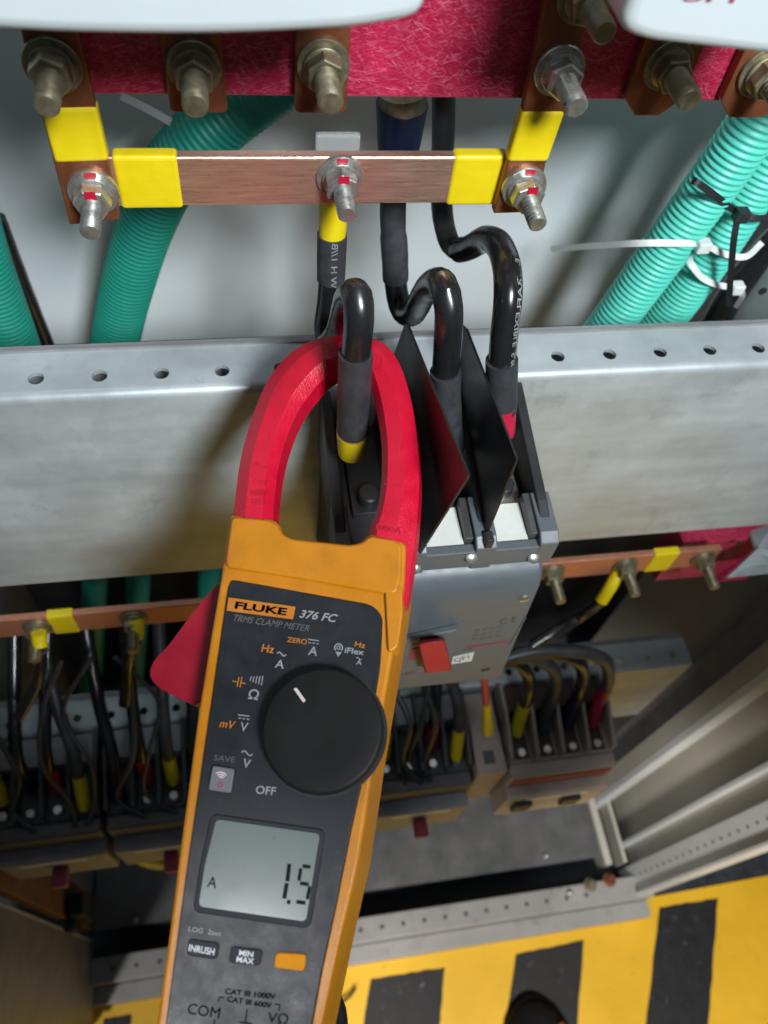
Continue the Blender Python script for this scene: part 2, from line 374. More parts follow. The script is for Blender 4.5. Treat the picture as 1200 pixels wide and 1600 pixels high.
# the painted yellow walkway in front of the cabinet
zf = 0.0
fl = [az(-60, 1580, zf), az(1000, 1405, zf), az(1200, 1368, zf), az(1700, 1290, zf), (2.4, -2.5, 0), (-2.4, -2.5, 0), (-1.2, az(-60, 1580, zf).y, 0)]
fl = [Vector((p[0], p[1], 0)) for p in fl]
o = MB().prism(fl, (0, 0, -0.003)).build('floor_paint', M['f_yellow'], smooth=0); tag(o, kind='structure')
def ragged(pix, z, j=0.0010, n=11):
    P = [az(x, y, z) for x, y in pix]; out = []
    for i in range(len(P)):
        a, b = P[i], P[(i + 1) % len(P)]
        for k in range(n):
            q = a.lerp(b, k / n); out.append(q + Vector((random.uniform(-j, j), random.uniform(-j, j), 0)) * (1 if k else 0))
    return out
for pix in ([(580, 1530), (695, 1512), (684, 1640), (560, 1650)], [(806, 1492), (912, 1469), (900, 1640), (784, 1650)],
            [(1031, 1418), (1122, 1404), (1104, 1640), (1004, 1650)], [(162, 1592), (205, 1586), (196, 1660), (150, 1660)],
            [(1290, 1380), (1380, 1360), (1380, 1600), (1280, 1620)]):
    o = MB().prism(ragged(pix, 0.002), (0, 0, -0.0015)).build('floor_stripe', M['f_black'], smooth=0); tag(o, kind='structure')
# raised lozenges of the checker plate showing beside the post
mb = MB(); k = 0
for i in range(26):
    for j in range(16):
        x = 0.62 + i * 0.034; y = -0.02 + j * 0.026
        dx, dy = (0.010, 0.006) if (i + j) % 2 else (0.010, -0.006)
        nx, ny = -dy * 0.33, dx * 0.33
        if y > 0.062 + (x - 0.6) * 0.12: mb.prism([(x - dx, y - dy, -0.004), (x + nx, y + ny, -0.004), (x + dx, y + dy, -0.004), (x - nx, y - ny, -0.004)], (0, 0, 0.0025))
cp = mb.build('checker_plate_floor', M['f_plate'], smooth=0); tag(cp, kind='structure')

# ================================================================== CABINET
XL, XR = -0.30, 0.585
cab = thing('electrical_cabinet', (0.14, 0.3, 0), 'grey open electrical cabinet housing the copper bars and breakers', 'cabinet')
MB().box((-0.62, 0.520, H - 0.52), (0.455, 0.524, H + 0.75)).build('back_panel', M['panel'], cab, smooth=0)
MB().box((-0.70, 0.60, 0.0), (0.80, 0.605, H + 0.75)).build('rear_wall', M['black_nylon'], cab, smooth=0)
p = ay(1178, 480, 0.44)
mb = MB().box((p.x - 0.012, 0.40, H - 0.52), (p.x + 0.10, 0.46, H + 0.75))
MB_post = mb.build('rear_post', M['panel'], cab, smooth=0, bevel=0.002)
q = ay(1192, 456, 0.3995)
MB().lathe((q.x, 0.4005, q.z), (0, -1, 0), [(0, 0.0032), (0.0008, 0.0032)], 12).build('slot_hole', M['ink'], MB_post, smooth=0)
MB().box((p.x - 0.012 - 0.09, 0.54, 0.06), (p.x - 0.013, 0.56, H + 0.75)).build('rear_gap_strip', M['black_nylon'], cab, smooth=0)
# right side: lining panel, posts with hole rows
MB().box((XR + 0.012, 0.10, 0.05), (XR + 0.016, 0.52, H + 0.75)).build('side_panel', M['cream_steel'], cab, smooth=0)
MB().box((XR - 0.006, 0.262, 0.02), (XR + 0.012, 0.286, H + 0.7)).build('side_post', M['cream_steel'], cab, smooth=0, bevel=0.0015)
MB().box((XR - 0.016, 0.286, 0.02), (XR + 0.012, 0.335, H + 0.7)).build('side_post', M['galv_dark'], cab, smooth=0, bevel=0.0015)
MB().box((XR - 0.004, 0.176, 0.02), (XR + 0.012, 0.183, H + 0.7)).build('side_flange', M['panel'], cab, smooth=0, bevel=0.001)
MB().box((XR - 0.030, 0.249, 0.03), (XR - 0.0065, 0.2615, H + 0.7)).build('rail', M['panel'], cab, smooth=0, bevel=0.0015)
MB().box((XR - 0.030, 0.2616, 0.03), (XR - 0.0275, 0.285, H + 0.7)).build('rail', M['cream_steel'], cab, smooth=0)
fp = MB().box((XR, 0.104, 0.02), (XR + 0.03, 0.146, H + 0.7)).build('front_post', M['panel'], cab, smooth=0, bevel=0.0015)
MB().box((XR - 0.006, 0.098, 0.02), (XR + 0.03, 0.1039, H + 0.7)).build('front_post_lip', M['panel'], fp, smooth=0, bevel=0.001)
for i in range(46):
    MB().lathe((XR - 0.0004, 0.127, 0.06 + i * 0.025), (1, 0, 0), [(0, 0.0022), (0.001, 0.0022)], 10).build('hole', M['ink'], fp, smooth=0)
# clip on the side post
# left side
MB().box((XL - 0.02, 0.215, 0.03), (XL, 0.52, H - 0.62)).build('side_panel', M['galv_dark'], cab, smooth=0)
MB().box((XL - 0.01, 0.165, 0.03), (XL + 0.004, 0.2149, H - 0.55)).build('side_post', M['rust'], cab, smooth=0, bevel=0.0015)
# base plate and the sill
bz = 0.075
MB().box((XL + 0.004, 0.165, bz - 0.003), (XR - 0.03, 0.50, bz)).build('base_plate', M['tray'], cab, smooth=0)
sill = MB().box((XL - 0.005, 0.092, 0.0), (XR + 0.026, 0.128, 0.082)).build('sill', M['sill_steel'], cab, smooth=0, bevel=0.002)
MB().box((XL - 0.005, 0.066, 0.0), (XR + 0.026, 0.0918, 0.045)).build('sill_skirt', M['sill_steel'], sill, smooth=0, bevel=0.002)
for i in range(24):
    x = XL + 0.035 + i * 0.0345
    if x < XR - 0.09: MB().lathe((x, 0.110, 0.0822), (0, 0, 1), [(0, 0.0036), (0.0004, 0.0036)], 10).build('hole', M['ink_grey'], sill, smooth=0)
for (px, py) in ((212, 1437), (853, 1337), (890, 1395)):
    r = ray(px, py); zz = bz if py != 1395 else 0.083
    q = az(px, py, zz)
    MB().lathe((q.x, q.y, zz), (0, 0, 1), [(0, 0.0055), (0.002, 0.0052), (0.0045, 0.003), (0.005, 0.001)], 16).build('screw', M['zinc'], cab, smooth=80)
for (px, py, m) in ((922, 1383, 'zinc_y'), (952, 1375, 'copper_dull')):
    q = az(px, py, 0.083)
    MB().lathe((q.x, q.y, 0.083), (0, 0, 1), [(0, 0.011), (0.002, 0.011), (0.0025, 0.007), (0.010, 0.006)], 18).build('foot_bolt', M[m], cab)
# rails running back on the right of the base
MB().box((XR - 0.045, 0.15, 0.04), (XR - 0.033, 0.48, 0.085)).build('base_rail', M['cream_steel'], cab, smooth=0)
MB().box((XR - 0.012, 0.15, 0.04), (XR - 0.006, 0.48, 0.085)).build('base_rail', M['cream_steel'], cab, smooth=0)

# open inner door at lower left
dr = thing('cabinet_door', (XL - 0.02, 0.13, 0.05), 'grey steel door leaf standing at the lower left corner', 'door')
pts = [(-0.300, 0.155), (-0.312, 0.160), (-0.50, 0.09), (-0.60, -0.22), (-0.59, -0.222), (-0.31, 0.03)]
MB().prism([(x, y, 0.05) for x, y in pts], (0, 0, 0.92)).build('leaf', M['panel'], dr, smooth=0, bevel=0.002)
MB().box((-0.305, 0.035, 0.05), (-0.298, 0.150, 1.02)).build('edge_strip', M['galv_dark'], dr, smooth=0, bevel=0.001)
hb = MB().box((-0.292, 0.165, 0.19), (-0.272, 0.195, 0.27)).box((-0.300, 0.150, 0.21), (-0.285, 0.17, 0.25)).build('latch', M['brk_black'], dr, smooth=0, bevel=0.003)

# ================================================================== BEAMS
def beam(name, y0, y1, z, h, x0, x1, hole0, pitch, label, holes_from=None):
    """folded rail: flange with a row of punched holes, rounded front edge, tall face"""
    r = 0.005; th = 0.0025
    t = thing(name, ((x0 + x1) / 2, (y0 + y1) / 2, z), label, 'steel rail', None)
    # flange with real holes, built as a grid of cells, each with a round hole
    yb, yf = y1, y0 + r; yc = (y1 * 0.42 + y0 * 0.58); hr = 0.0042
    bm = bmesh.new(); x = hole0
    cells = []; xs = []
    while x - pitch / 2 > x0: x -= pitch
    while x < x1: xs.append(x); x += pitch
    edges = [x0] + [(a + b) / 2 for a, b in zip(xs, xs[1:])] + [x1]
    n = 20
    for i, cx in enumerate(xs):
        if cx - hr < x0 or cx + hr > x1: continue
        a, b = edges[i], edges[i + 1]
        def rim(g):
            dx, dy = math.cos(g), math.sin(g)
            tx = ((b - cx) if dx > 0 else (cx - a)) / max(abs(dx), 1e-9); ty = ((yb - yc) if dy > 0 else (yc - yf)) / max(abs(dy), 1e-9)
            k = min(tx, ty); return Vector((cx + dx * k, yc + dy * k, z))
        angs = sorted([2 * math.pi * k / n for k in range(n)] + [math.atan2(yy - yc, xx - cx) % (2 * math.pi) for xx in (a, b) for yy in (yf, yb)])
        outer = [rim(g) for g in angs]; inner = [Vector((cx + hr * math.cos(g), yc + hr * math.sin(g), z)) for g in angs]
        O = [bm.verts.new(v) for v in outer]; I = [bm.verts.new(v) for v in inner]; D = [bm.verts.new(v - Vector((0, 0, th))) for v in inner]
        m_ = len(angs)
        for k in range(m_):
            k2 = (k + 1) % m_
            bm.faces.new((I[k], O[k], O[k2], I[k2])); bm.faces.new((D[k], I[k], I[k2], D[k2]))
    bmesh.ops.remove_doubles(bm, verts=bm.verts, dist=1e-6)
    me = bpy.data.meshes.new('flange'); bm.to_mesh(me); bm.free()
    link('flange', me, M['galv'], t, smooth=30)
    prof = [(y0 + r, z)]
    for k in range(1, 7):
        g = math.pi / 2 * k / 6; prof.append((y0 + r - r * math.sin(g), z - r + r * math.cos(g)))
    prof += [(y0, z - h), (y0 + th, z - h), (y0 + th, z - r)]
    prof += [(y0 + r, z - th)]
    MB().prism([(x0, a, b) for a, b in prof], (x1 - x0, 0, 0)).build('face', M['galv'], t, smooth=35)
    # raised back lip
    MB().box((x0, y1, z - 0.03), (x1, y1 + 0.0025, z + 0.0012)).box((x0, y1 + 0.003, z - 0.004), (x1, y1 + 0.008, z - 0.002)).build('rear_lip', M['galv_dark'], t, smooth=0, bevel=0.0006)
    return t
ZB = H - 0.341
beam('perforated_beam', 0.302, 0.335, ZB, 0.205, -0.62, 0.56, ay(945, 538, 0.325).x, 0.0333,
     'large galvanised beam with a row of round holes, crossing behind the clamp meter')
ZB2 = H - 0.835
beam('perforated_beam', 0.285, 0.318, ZB2, 0.18, -0.29, 0.487, 0.3, 0.0333,
     'shorter dull perforated beam low in the cabinet behind the cream breaker')

# ================================================================== BUSBARS UP TOP
YR = 0.330                                    # front face of the red support
zr0 = ay(500, 151, YR).z; zr1 = zr0 + 0.062
x0 = ay(58, 120, YR).x
sup = MB().box((x0, YR, zr0), (0.62, YR + 0.038, zr1)).build('insulating_support', M['red_fibre'], smooth=0, bevel=0.0008)
sup['label'] = 'long crimson fibre board carrying the top copper tabs'; sup['category'] = 'insulating board'; solo(sup, (0.13, YR, zr0))
YC = YR - 0.0005
def tab(px0, px1, pyb, pbolt, label, chamfer=False, mt='copper_dull'):
    """short copper tab in front of the red board with one bolt"""
    yt = YR - 0.006
    a = ay(px0, pyb, yt); b = ay(px1, pyb, yt)
    t = thing('copper_tab', ((a.x + b.x) / 2, yt, a.z), label, 'copper tab', 'copper tabs bolted on the red board')
    c = 0.008 if chamfer else 0.0025
    P = rnd([Vector((a.x, a.z)), Vector((b.x, a.z)), Vector((b.x, zr1 + 0.12)), Vector((a.x, zr1 + 0.12))], [c, c, 0, 0], 1 if chamfer else 4)
    MB().prism([(x, yt, z) for x, z in P], (0, 0.0055, 0)).build('strip', M[mt], t, smooth=0, bevel=0.0006)
    q = ay(*pbolt, yt)
    bolt(t, q.x, yt, q.z, rw=0.0108, rs=0.0052, ln=0.026, m=M['zinc_y'], ink=False)
    return t
tab(266, 356, 176, (303, 103), 'tarnished copper tab in shadow, left one between the yellow link and the lit red board')
tab(461, 541, 177, (505, 100), 'copper tab standing at the edge of the brightly lit red board')
tab(966, 1055, 181, (1043, 100), 'copper tab with cut corners just right of the right-hand yellow link', True)
tab(1115, 1215, 184, (1190, 112), 'copper tab with cut corners at the right picture edge above the mint hoses', True)
# a small bolt above right link handled on the link itself
YK = 0.318                                    # front face of the two links
def linkbar(pts_px, sleeve, bolts, label, top_m):
    P = [ay(*q, YK) for q in pts_px]
    t = thing('copper_link', P[0], label, 'copper link', 'vertical copper links with yellow sleeves')
    st = MB().prism(P, (0, 0.0055, 0)).build('strip', M[top_m], t, smooth=0, bevel=0.0007)
    Sx = [ay(*q, YK - 0.0008) for q in sleeve]
    MB().prism(Sx, (0, 0.0072, 0)).build('yellow_sleeve', M['yellow_sleeve'], t, smooth=0, bevel=0.0016, seg=3)
    for (bp, kw) in bolts:
        q = ay(*bp, YK); bolt(t, q.x, YK, q.z, **kw)
    return t
big = dict(rw=0.0108, rs=0.0048, ln=0.027, m=M['zinc_y'], ink=False)
sml = dict(rw=0.0108, rs=0.0044, ln=0.025)
linkbar([(109, 352), (187, 343), (150, 170), (110, 0), (20, 0), (62, 172)], [(86, 256), (170, 253), (151, 168), (62, 170)],
        [((82, 100), big), ((146, 298), sml)], 'left copper link with broad yellow sleeve, running down from under the left cover', 'copper_dull')
linkbar([(771, 334), (837, 332), (853, 256), (884, 176), (941, -60), (865, -60), (817, 176), (793, 256)], [(793, 254), (856, 254), (884, 175), (817, 175)],
        [((873, 108), big | {'m': M['zinc']}), ((818, 291), sml), ((912, -8), big)], 'right copper link with a yellow sleeve, running up beside the bright red board', 'copper_dull')
# horizontal bar
YBAR = YK + 0.0062
zb0 = ay(500, 320, YBAR).z; zb1 = ay(500, 246, YBAR).z
xb0 = ay(172, 290, YBAR).x; xb1 = ay(795, 290, YBAR).x
bar = thing('copper_busbar', ((xb0 + xb1) / 2, YBAR, zb0), 'bright brushed copper bar with a yellow sleeve near each end, bolted between the two links', 'busbar')
MB().box((xb0 - 0.012, YBAR, zb0), (xb1 + 0.012, YBAR + 0.006, zb1)).build('strip', M['copper'], bar, smooth=0, bevel=0.0012, seg=3)
for (a, b) in ((182, 282), (703, 786)):
    xa = ay(a, 285, YBAR).x; xb = ay(b, 285, YBAR).x
    MB().box((xa, YBAR - 0.0009, zb0 - 0.0009), (xb, YBAR + 0.0069, zb1 + 0.0009)).build('yellow_sleeve', M['yellow_sleeve'], bar, smooth=0, bevel=0.0018, seg=3)
q = ay(531, 275, YBAR); bolt(bar, q.x, YBAR, q.z, **sml)
# clear tag behind the bar
a = ay(494, 212, 0.345); b = ay(562, 240, 0.345)
o = MB().box((a.x, 0.345, b.z - 0.01), (b.x, 0.349, a.z)).build('label_holder', M['clear'], smooth=0, bevel=0.001); solo(o, (a.x, 0.345, a.z))
tag(o, 'small clear plastic label holder peeking over the copper bar', 'label holder')

# ================================================================== COVERS AT THE TOP EDGE
def cover(name, pix, Y, th, top, label, r):
    P = [ay(x, y, Y) for x, y in pix]; P2 = [Vector((p.x, p.z)) for p in P]
    P2 = [P2[0]] + P2[1:-1] + [P2[-1]]
    poly = rnd([Vector((P2[0].x, top))] + P2 + [Vector((P2[-1].x, top))], [0] + r + [0])
    o = MB().prism([(p.x, Y, p.y) for p in poly], (0, th, 0)).build(name, M['cover'], smooth=30, bevel=0.004, seg=4)
    solo(o, (P[0].x, Y, P[0].z)); return tag(o, label, 'cover')
cover('breaker_cover', [(-160, 40), (60, 57), (330, 62), (560, 50), (664, 30)], 0.235, 0.045, H + 0.25, 'wide pale grey plastic cover filling the top left corner', [0.0, 0.05, 0.1, 0.05, 0.006])
cover('breaker_cover', [(968, 50), (1010, 68), (1400, 112)], 0.235, 0.045, H + 0.25, 'pale grey plastic cover with its rounded corner in the top right corner', [0.012, 0.006, 0])
pc = Pl(Vector((0, 0.2349, H)), (0, -1, 0), (1, 0, 0))
cv = [o for o in bpy.data.objects if o.name.startswith('breaker_cover')][-1]
text_on(pc, 'SH', (1066, 2), (1146, 5), 18, 0.0003, M['red_print'], cv, shear=0)

# ================================================================== CABLES
def print_on(tb, txt): pass
def cable(name, pts, r, m, label, loc=None):
    t = thing(name, loc or pts[0], label, 'cable', None)
    return t
CR = 0.0067
# left power cable: lug behind the bar, down, hidden loop, up and over, down through the jaw
L = thing('power_cable', ay(520, 330, YBAR + 0.012), 'black power cable with yellow ends, looping down through the red jaw', 'cable')
pA = [ay(525, 300, 0.336), ay(521, 330, 0.336), ay(519, 370, 0.334)]
MB().tube(pA, lambda t: 0.0078 - 0.0010 * t, 18).build('yellow_end', M['yellow_sleeve'], L)
pB = [ay(519, 366, 0.334), ay(518, 400, 0.333), ay(517, 436, 0.332)]
sh = MB().tube(pB, 0.0076, 18).build('heat_shrink', M['shrink'], L)
pC = [ay(517, 434, 0.332), ay(514, 470, 0.330), ay(509, 505, 0.328), ay(513, 532, 0.322), ay(527, 520, 0.305), ay(537, 492, 0.283), ay(546, 464, 0.268), ay(558, 462, 0.256), ay(561, 500, 0.25), ay(556, 556, 0.248)]
MB().tube(pC, CR, 18).build('jacket', M['cable'], L)
pD = [ay(556, 552, 0.248), ay(554, 600, 0.247), ay(552, 645, 0.248), ay(551, 674, 0.249)]
MB().tube(pD, lambda t: 0.0077 + 0.0006 * t, 20).build('heat_shrink', M['shrink'], L)
pE = [ay(551, 672, 0.249), ay(550, 690, 0.250), ay(549, 706, 0.251)]
MB().tube(pE, lambda t: 0.0084 - 0.0012 * t, 20).build('yellow_end', M['yellow_sleeve'], L)
# middle cable
Mc = thing('power_cable', ay(628, 165, 0.40), 'black power cable with dark blue top sleeve, looping down between the barrier sheets', 'cable')
MB().tube([ay(629, 140, 0.385), ay(629, 155, 0.385), ay(629, 166, 0.385)], 0.0125, 18).build('lug', M['zinc_y'], Mc)
MB().tube([ay(628, 163, 0.385), ay(625, 200, 0.385), ay(622, 236, 0.383)], lambda t: 0.0135 - 0.0022 * t, 18).build('blue_sleeve', M['blue_sleeve'], Mc)
MB().tube([ay(622, 232, 0.383), ay(615, 300, 0.38), ay(614, 350, 0.376), ay(617, 402, 0.372), ay(618, 436, 0.37)], lambda t: 0.0074 if t < 0.62 else 0.0080, 18).build('heat_shrink', M['shrink'], Mc)
MB().tube([ay(617, 430, 0.37), ay(621, 462, 0.366), ay(630, 488, 0.358), ay(646, 490, 0.345), ay(661, 462, 0.325), ay(676, 443, 0.302), ay(692, 445, 0.284), ay(701, 480, 0.274), ay(700, 530, 0.270), ay(696, 584, 0.268)], CR * 1.05, 18).build('jacket', M['cable'], Mc)
MB().tube([ay(696, 580, 0.268), ay(697, 620, 0.266), ay(700, 662, 0.264), ay(704, 700, 0.262)], lambda t: 0.0080, 18).build('heat_shrink', M['shrink'], Mc)
# right cable
Rc = thing('power_cable', ay(694, 165, 0.40), 'black S-bent power cable ending in a red sleeve at the right breaker pole', 'cable')
MB().tube([ay(693, 120, 0.40), ay(693, 200, 0.40), ay(690, 280, 0.398), ay(692, 340, 0.392), ay(704, 382, 0.384), ay(722, 392, 0.372)], CR * 0.95, 18).build('upper_jacket', M['cable_grey'], Rc)
pR = [ay(718, 391, 0.374), ay(735, 386, 0.362), ay(758, 374, 0.345), ay(778, 382, 0.322), ay(791, 414, 0.302), ay(794, 460, 0.288), ay(789, 510, 0.280), ay(784, 566, 0.275)]
MB().tube(pR, CR * 1.08, 20).build('jacket', M['cable'], Rc)
MB().tube([ay(784, 562, 0.275), ay(784, 600, 0.273), ay(784, 640, 0.271)], lambda t: 0.0086, 20).build('heat_shrink', M['shrink'], Rc)
MB().tube([ay(784, 632, 0.271), ay(784, 650, 0.270), ay(783, 676, 0.269)], lambda t: 0.0083 - 0.0006 * t, 20).build('red_end', M['red_sleeve'], Rc)
# pale print along cable jackets
def cable_print(txt, pts, r, side, size, parent):
    """lettering wrapped on the outside of a cable, running along it"""
    P = spline(pts, 0.001); me = text_mesh(txt, 0, 0.01)
    xs = [v.co.x for v in me.vertices]; x0, x1 = min(xs), max(xs)
    n = len(P) - 1; Lg = sum((P[i + 1] - P[i]).length for i in range(n))
    for v in me.vertices:
        t = (v.co.x - x0) / (x1 - x0); i = min(int(t * n), n - 1); f = t * n - i
        p = P[i].lerp(P[i + 1], f); T = (P[i + 1] - P[i]).normalized()
        c = (CAM - p); c = (c - T * c.dot(T)).normalized(); sd = T.cross(c).normalized()
        g = side + (v.co.y - 0.35) * size / r
        v.co = p + (c * math.cos(g) + sd * math.sin(g)) * (r + 0.0002)
    link('lettering', me, M['print'], parent, smooth=0)
cable_print('EXTRAFLEXIBLE  S-90', pR[4:8], CR * 1.11, -0.85, 0.0042, Rc)
cable_print('W H 1//B', pB[::-1], 0.0079, 0.2, 0.0045, L)

# ================================================================== HOSES
def hose(pts, r, m, label, grp=None, pitch=0.0042, ridge=0.0007, name='corrugated_hose'):
    o = MB().tube(pts, r, 28, step=pitch / 6, ridge=ridge, pitch=pitch).build(name, m, smooth=70)
    solo(o, pts[-1]); return tag(o, label, 'hose', grp)
hose([ay(1280, 40, 0.40), ay(1181, 190, 0.40), ay(1120, 278, 0.402), ay(1043, 385, 0.405), ay(955, 505, 0.41), ay(890, 590, 0.42)], 0.0160, M['hose_r'],
     'mint green ribbed hose, the left one of the pair tied together at the right')
hose([ay(1330, 105, 0.415), ay(1230, 215, 0.415), ay(1172, 300, 0.415), ay(1106, 403, 0.415), ay(1042, 492, 0.42), ay(970, 590, 0.425)], 0.0160, M['hose_r'],
     'mint green ribbed hose, the right one of the pair tied together at the right')
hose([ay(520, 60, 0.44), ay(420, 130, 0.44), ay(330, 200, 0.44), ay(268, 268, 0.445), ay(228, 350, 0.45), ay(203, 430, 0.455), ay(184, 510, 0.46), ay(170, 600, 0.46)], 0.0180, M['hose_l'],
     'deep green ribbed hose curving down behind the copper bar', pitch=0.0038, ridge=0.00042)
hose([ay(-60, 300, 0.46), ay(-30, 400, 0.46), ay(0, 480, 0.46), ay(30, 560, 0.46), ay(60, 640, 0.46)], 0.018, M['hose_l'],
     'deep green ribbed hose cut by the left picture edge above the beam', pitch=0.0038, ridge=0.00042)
o = MB().tube([ay(-5, 340, 0.508), ay(30, 430, 0.508), ay(76, 545, 0.508)], 0.006, 12).build('dark_tube', M['cable']); solo(o, ay(76, 545, 0.508))  # dark tube added to draw the shadow line beside the left hose
tag(o, 'thin black tube added as the shadow line down the grey panel at the far left', 'cable')
# dark cable trunk right of the hoses
o = MB().tube([ay(1290, 300, 0.45), ay(1205, 385, 0.45), ay(1150, 450, 0.45), ay(1096, 540, 0.45)], 0.012, 14).build('dark_tube', M['cable']); solo(o, ay(1150, 480, 0.45))
tag(o, 'thick black cable in the dark gap right of the mint hoses', 'cable')
# cable ties
def tie(name, pts, w_, th, m, label, head=None, tail=None):
    t = thing(name, pts[0], label, 'cable tie')
    mb = MB(); P = spline(pts, 0.003); vs = []; fs = []
    for i, p in enumerate(P):
        T = (P[min(i + 1, len(P) - 1)] - P[max(0, i - 1)]).normalized(); c = (CAM - p).normalized(); c = (c - T * c.dot(T)).normalized(); s = T.cross(c)
        vs += [p + s * w_ / 2 + c * th / 2, p - s * w_ / 2 + c * th / 2, p - s * w_ / 2 - c * th / 2, p + s * w_ / 2 - c * th / 2]
    for i in range(len(P) - 1):
        for k in range(4): fs.append((i * 4 + k, i * 4 + (k + 1) % 4, i * 4 + 4 + (k + 1) % 4, i * 4 + 4 + k))
    fs += [(0, 1, 2, 3), tuple(len(vs) - 4 + k for k in range(4))]
    mb.add(vs, fs).build('strap', m, t, smooth=40)
    if head is not None:
        h = Vector(head); MB().box(h - Vector((0.0045, 0.004, 0.004)), h + Vector((0.0045, 0.004, 0.004))).build('head', m, t, smooth=0, bevel=0.001)
    return t
tie('cable_tie', [ay(1082, 282, 0.395), ay(1087, 284, 0.380), ay(1110, 300, 0.381), ay(1150, 330, 0.393), ay(1185, 341, 0.392), ay(1215, 336, 0.400), ay(1240, 325, 0.42)], 0.0042, 0.0014, M['black_nylon'],
    'black cable tie around both mint hoses, its long tail hanging down', head=ay(1158, 336, 0.388))
tie('cable_tie_tail', [ay(1152, 342, 0.386), ay(1146, 380, 0.384), ay(1141, 440, 0.384), ay(1139, 478, 0.386)], 0.0042, 0.0014, M['black_nylon'], 'x', None)
tl = [o for o in bpy.data.objects if o.name.startswith('cable_tie_tail')][0]
par = [o for o in bpy.data.objects if o.name == 'cable_tie'][0]
for c in list(tl.children):
    c.data.transform(Matrix.Translation(tl.location - par.location)); c.parent = par; c.name = 'tail'
bpy.data.objects.remove(tl)
tie('cable_tie', [ay(862, 389, 0.47), ay(930, 384, 0.425), ay(1000, 380, 0.392), ay(1060, 380, 0.386), ay(1100, 382, 0.392), ay(1130, 396, 0.395), ay(1165, 401, 0.397), ay(1190, 380, 0.41)], 0.0042, 0.0015, M['white_nylon'],
    'white cable tie whose long straight tail points left over the hose', head=ay(1098, 384, 0.388))
tie('cable_tie', [ay(1076, 396, 0.412), ay(1080, 412, 0.400), ay(1100, 436, 0.397), ay(1130, 447, 0.397), ay(1152, 448, 0.402), ay(1160, 462, 0.41), ay(1150, 480, 0.42)], 0.0042, 0.0015, M['white_nylon'],
    'white cable tie looped round the right hose just below the long white tail', head=ay(1151, 450, 0.400))
# a loose pale strip behind the left yellow link
o = tie('cable_tie', [ay(190, 150, 0.45), ay(226, 168, 0.44), ay(266, 190, 0.42)], 0.0042, 0.0014, M['white_nylon'], 'dim white cable tie tail lying behind the left yellow sleeve')

# ================================================================== MAIN BREAKER
ZT = H - 0.366
bx0, bx1 = 0.040, 0.160
br = thing('moulded_case_breaker', ((bx0 + bx1) / 2, 0.25, H - 0.52), 'blue-grey three-pole breaker with a red lever, fed by the three looping black cables', 'breaker')
# black rear base
MB().box((bx0 + 0.002, 0.208, H - 0.520), (bx1 - 0.002, 0.300, ZT - 0.012)).build('base', M['brk_black'], br, smooth=0, bevel=0.002)
# side cheeks and partitions of black base, sloping up to the rear
px_ = [bx0, 0.0785, 0.1185, bx1 - 0.006]
for i, x in enumerate(px_):
    wd = 0.006
    MB().prism([(x, 0.300, ZT - 0.03), (x, 0.300, ZT + 0.022), (x, 0.225, ZT + 0.008), (x, 0.208, ZT + 0.002), (x, 0.208, ZT - 0.03)], (wd, 0, 0)).build('partition', M['brk_black'], br, smooth=0, bevel=0.0008)
# terminals: copper pad + screw in each well
for i in range(3):
    cx = bx0 + 0.0225 + i * 0.0395
    MB().box((cx - 0.010, 0.235, ZT - 0.013), (cx + 0.010, 0.290, ZT - 0.009)).build('terminal_pad', M['brk_black'] if i == 0 else M['zinc'], br, smooth=0, bevel=0.0006)
    MB().lathe((cx, 0.245, ZT - 0.009), (0, 0, 1), [(0, 0.0065), (0.006, 0.0065), (0.007, 0.0055)], 18).build('terminal_screw', M['brk_black'], br)
# blue-grey front body: profile in (y, z) swept across the width
FY0, FZ0 = 0.1965, ZT - 0.020      # where the shelf turns into the front
def body_prof():
    A = Vector((0.208, ZT - 0.012)); out = [Vector((0.208, H - 0.520)), Vector((0.1815, H - 0.520)), Vector((0.1835, H - 0.505))]
    out += [Vector((0.1925, H - 0.412)), Vector((0.1935, H - 0.402)), Vector((0.1965, H - 0.394)), Vector((0.2015, H - 0.3885)), Vector((0.208, H - 0.386))]
    return out
MB().prism([(bx0, p.x, p.y) for p in body_prof()], (bx1 - bx0, 0, 0)).build('front_case', M['brk'], br, smooth=50, bevel=0.003, seg=3)
# terminal cover frame: front shelf strip, dividing blocks, right and left walls
tc_ = MB()
tc_.box((bx0 + 0.001, 0.2015, ZT - 0.020), (bx1 - 0.001, 0.2075, ZT - 0.0035))
MB_tc = tc_.build('terminal_cover', M['brk'], br, smooth=0, bevel=0.0008)
for (xa, xb) in ((bx0 - 0.001, bx0 + 0.008), (0.0765, 0.0885), (0.1155, 0.1275), (bx1 - 0.008, bx1 + 0.003)):
    MB().prism([(xa, 0.2012, ZT - 0.022), (xa, 0.2012, ZT + 0.000), (xa, 0.207, ZT + 0.004), (xa, 0.232, ZT + 0.006), (xa, 0.232, ZT - 0.022)], (xb - xa, 0, 0)).build('rib', M['brk'], MB_tc, smooth=0, bevel=0.0008)
for i, (xa, xb) in enumerate(((bx0 + 0.009, 0.0755), (0.0895, 0.1105), (0.1285, 0.1475))):
    if i == 0: continue
    MB().box((xa, 0.2078, ZT - 0.006), (xb, 0.232, ZT - 0.0042)).build('card_insert', M['white_card'], MB_tc, smooth=0)
    if i: MB().prism([(xb + 0.0004, 0.208, ZT - 0.006), (xb + 0.0004, 0.208, ZT + 0.001), (xb + 0.0004, 0.233, ZT + 0.004), (xb + 0.0004, 0.233, ZT - 0.006)], (0.0042, 0, 0)).build('cheek', M['cable_grey'], MB_tc, smooth=0, bevel=0.0004)
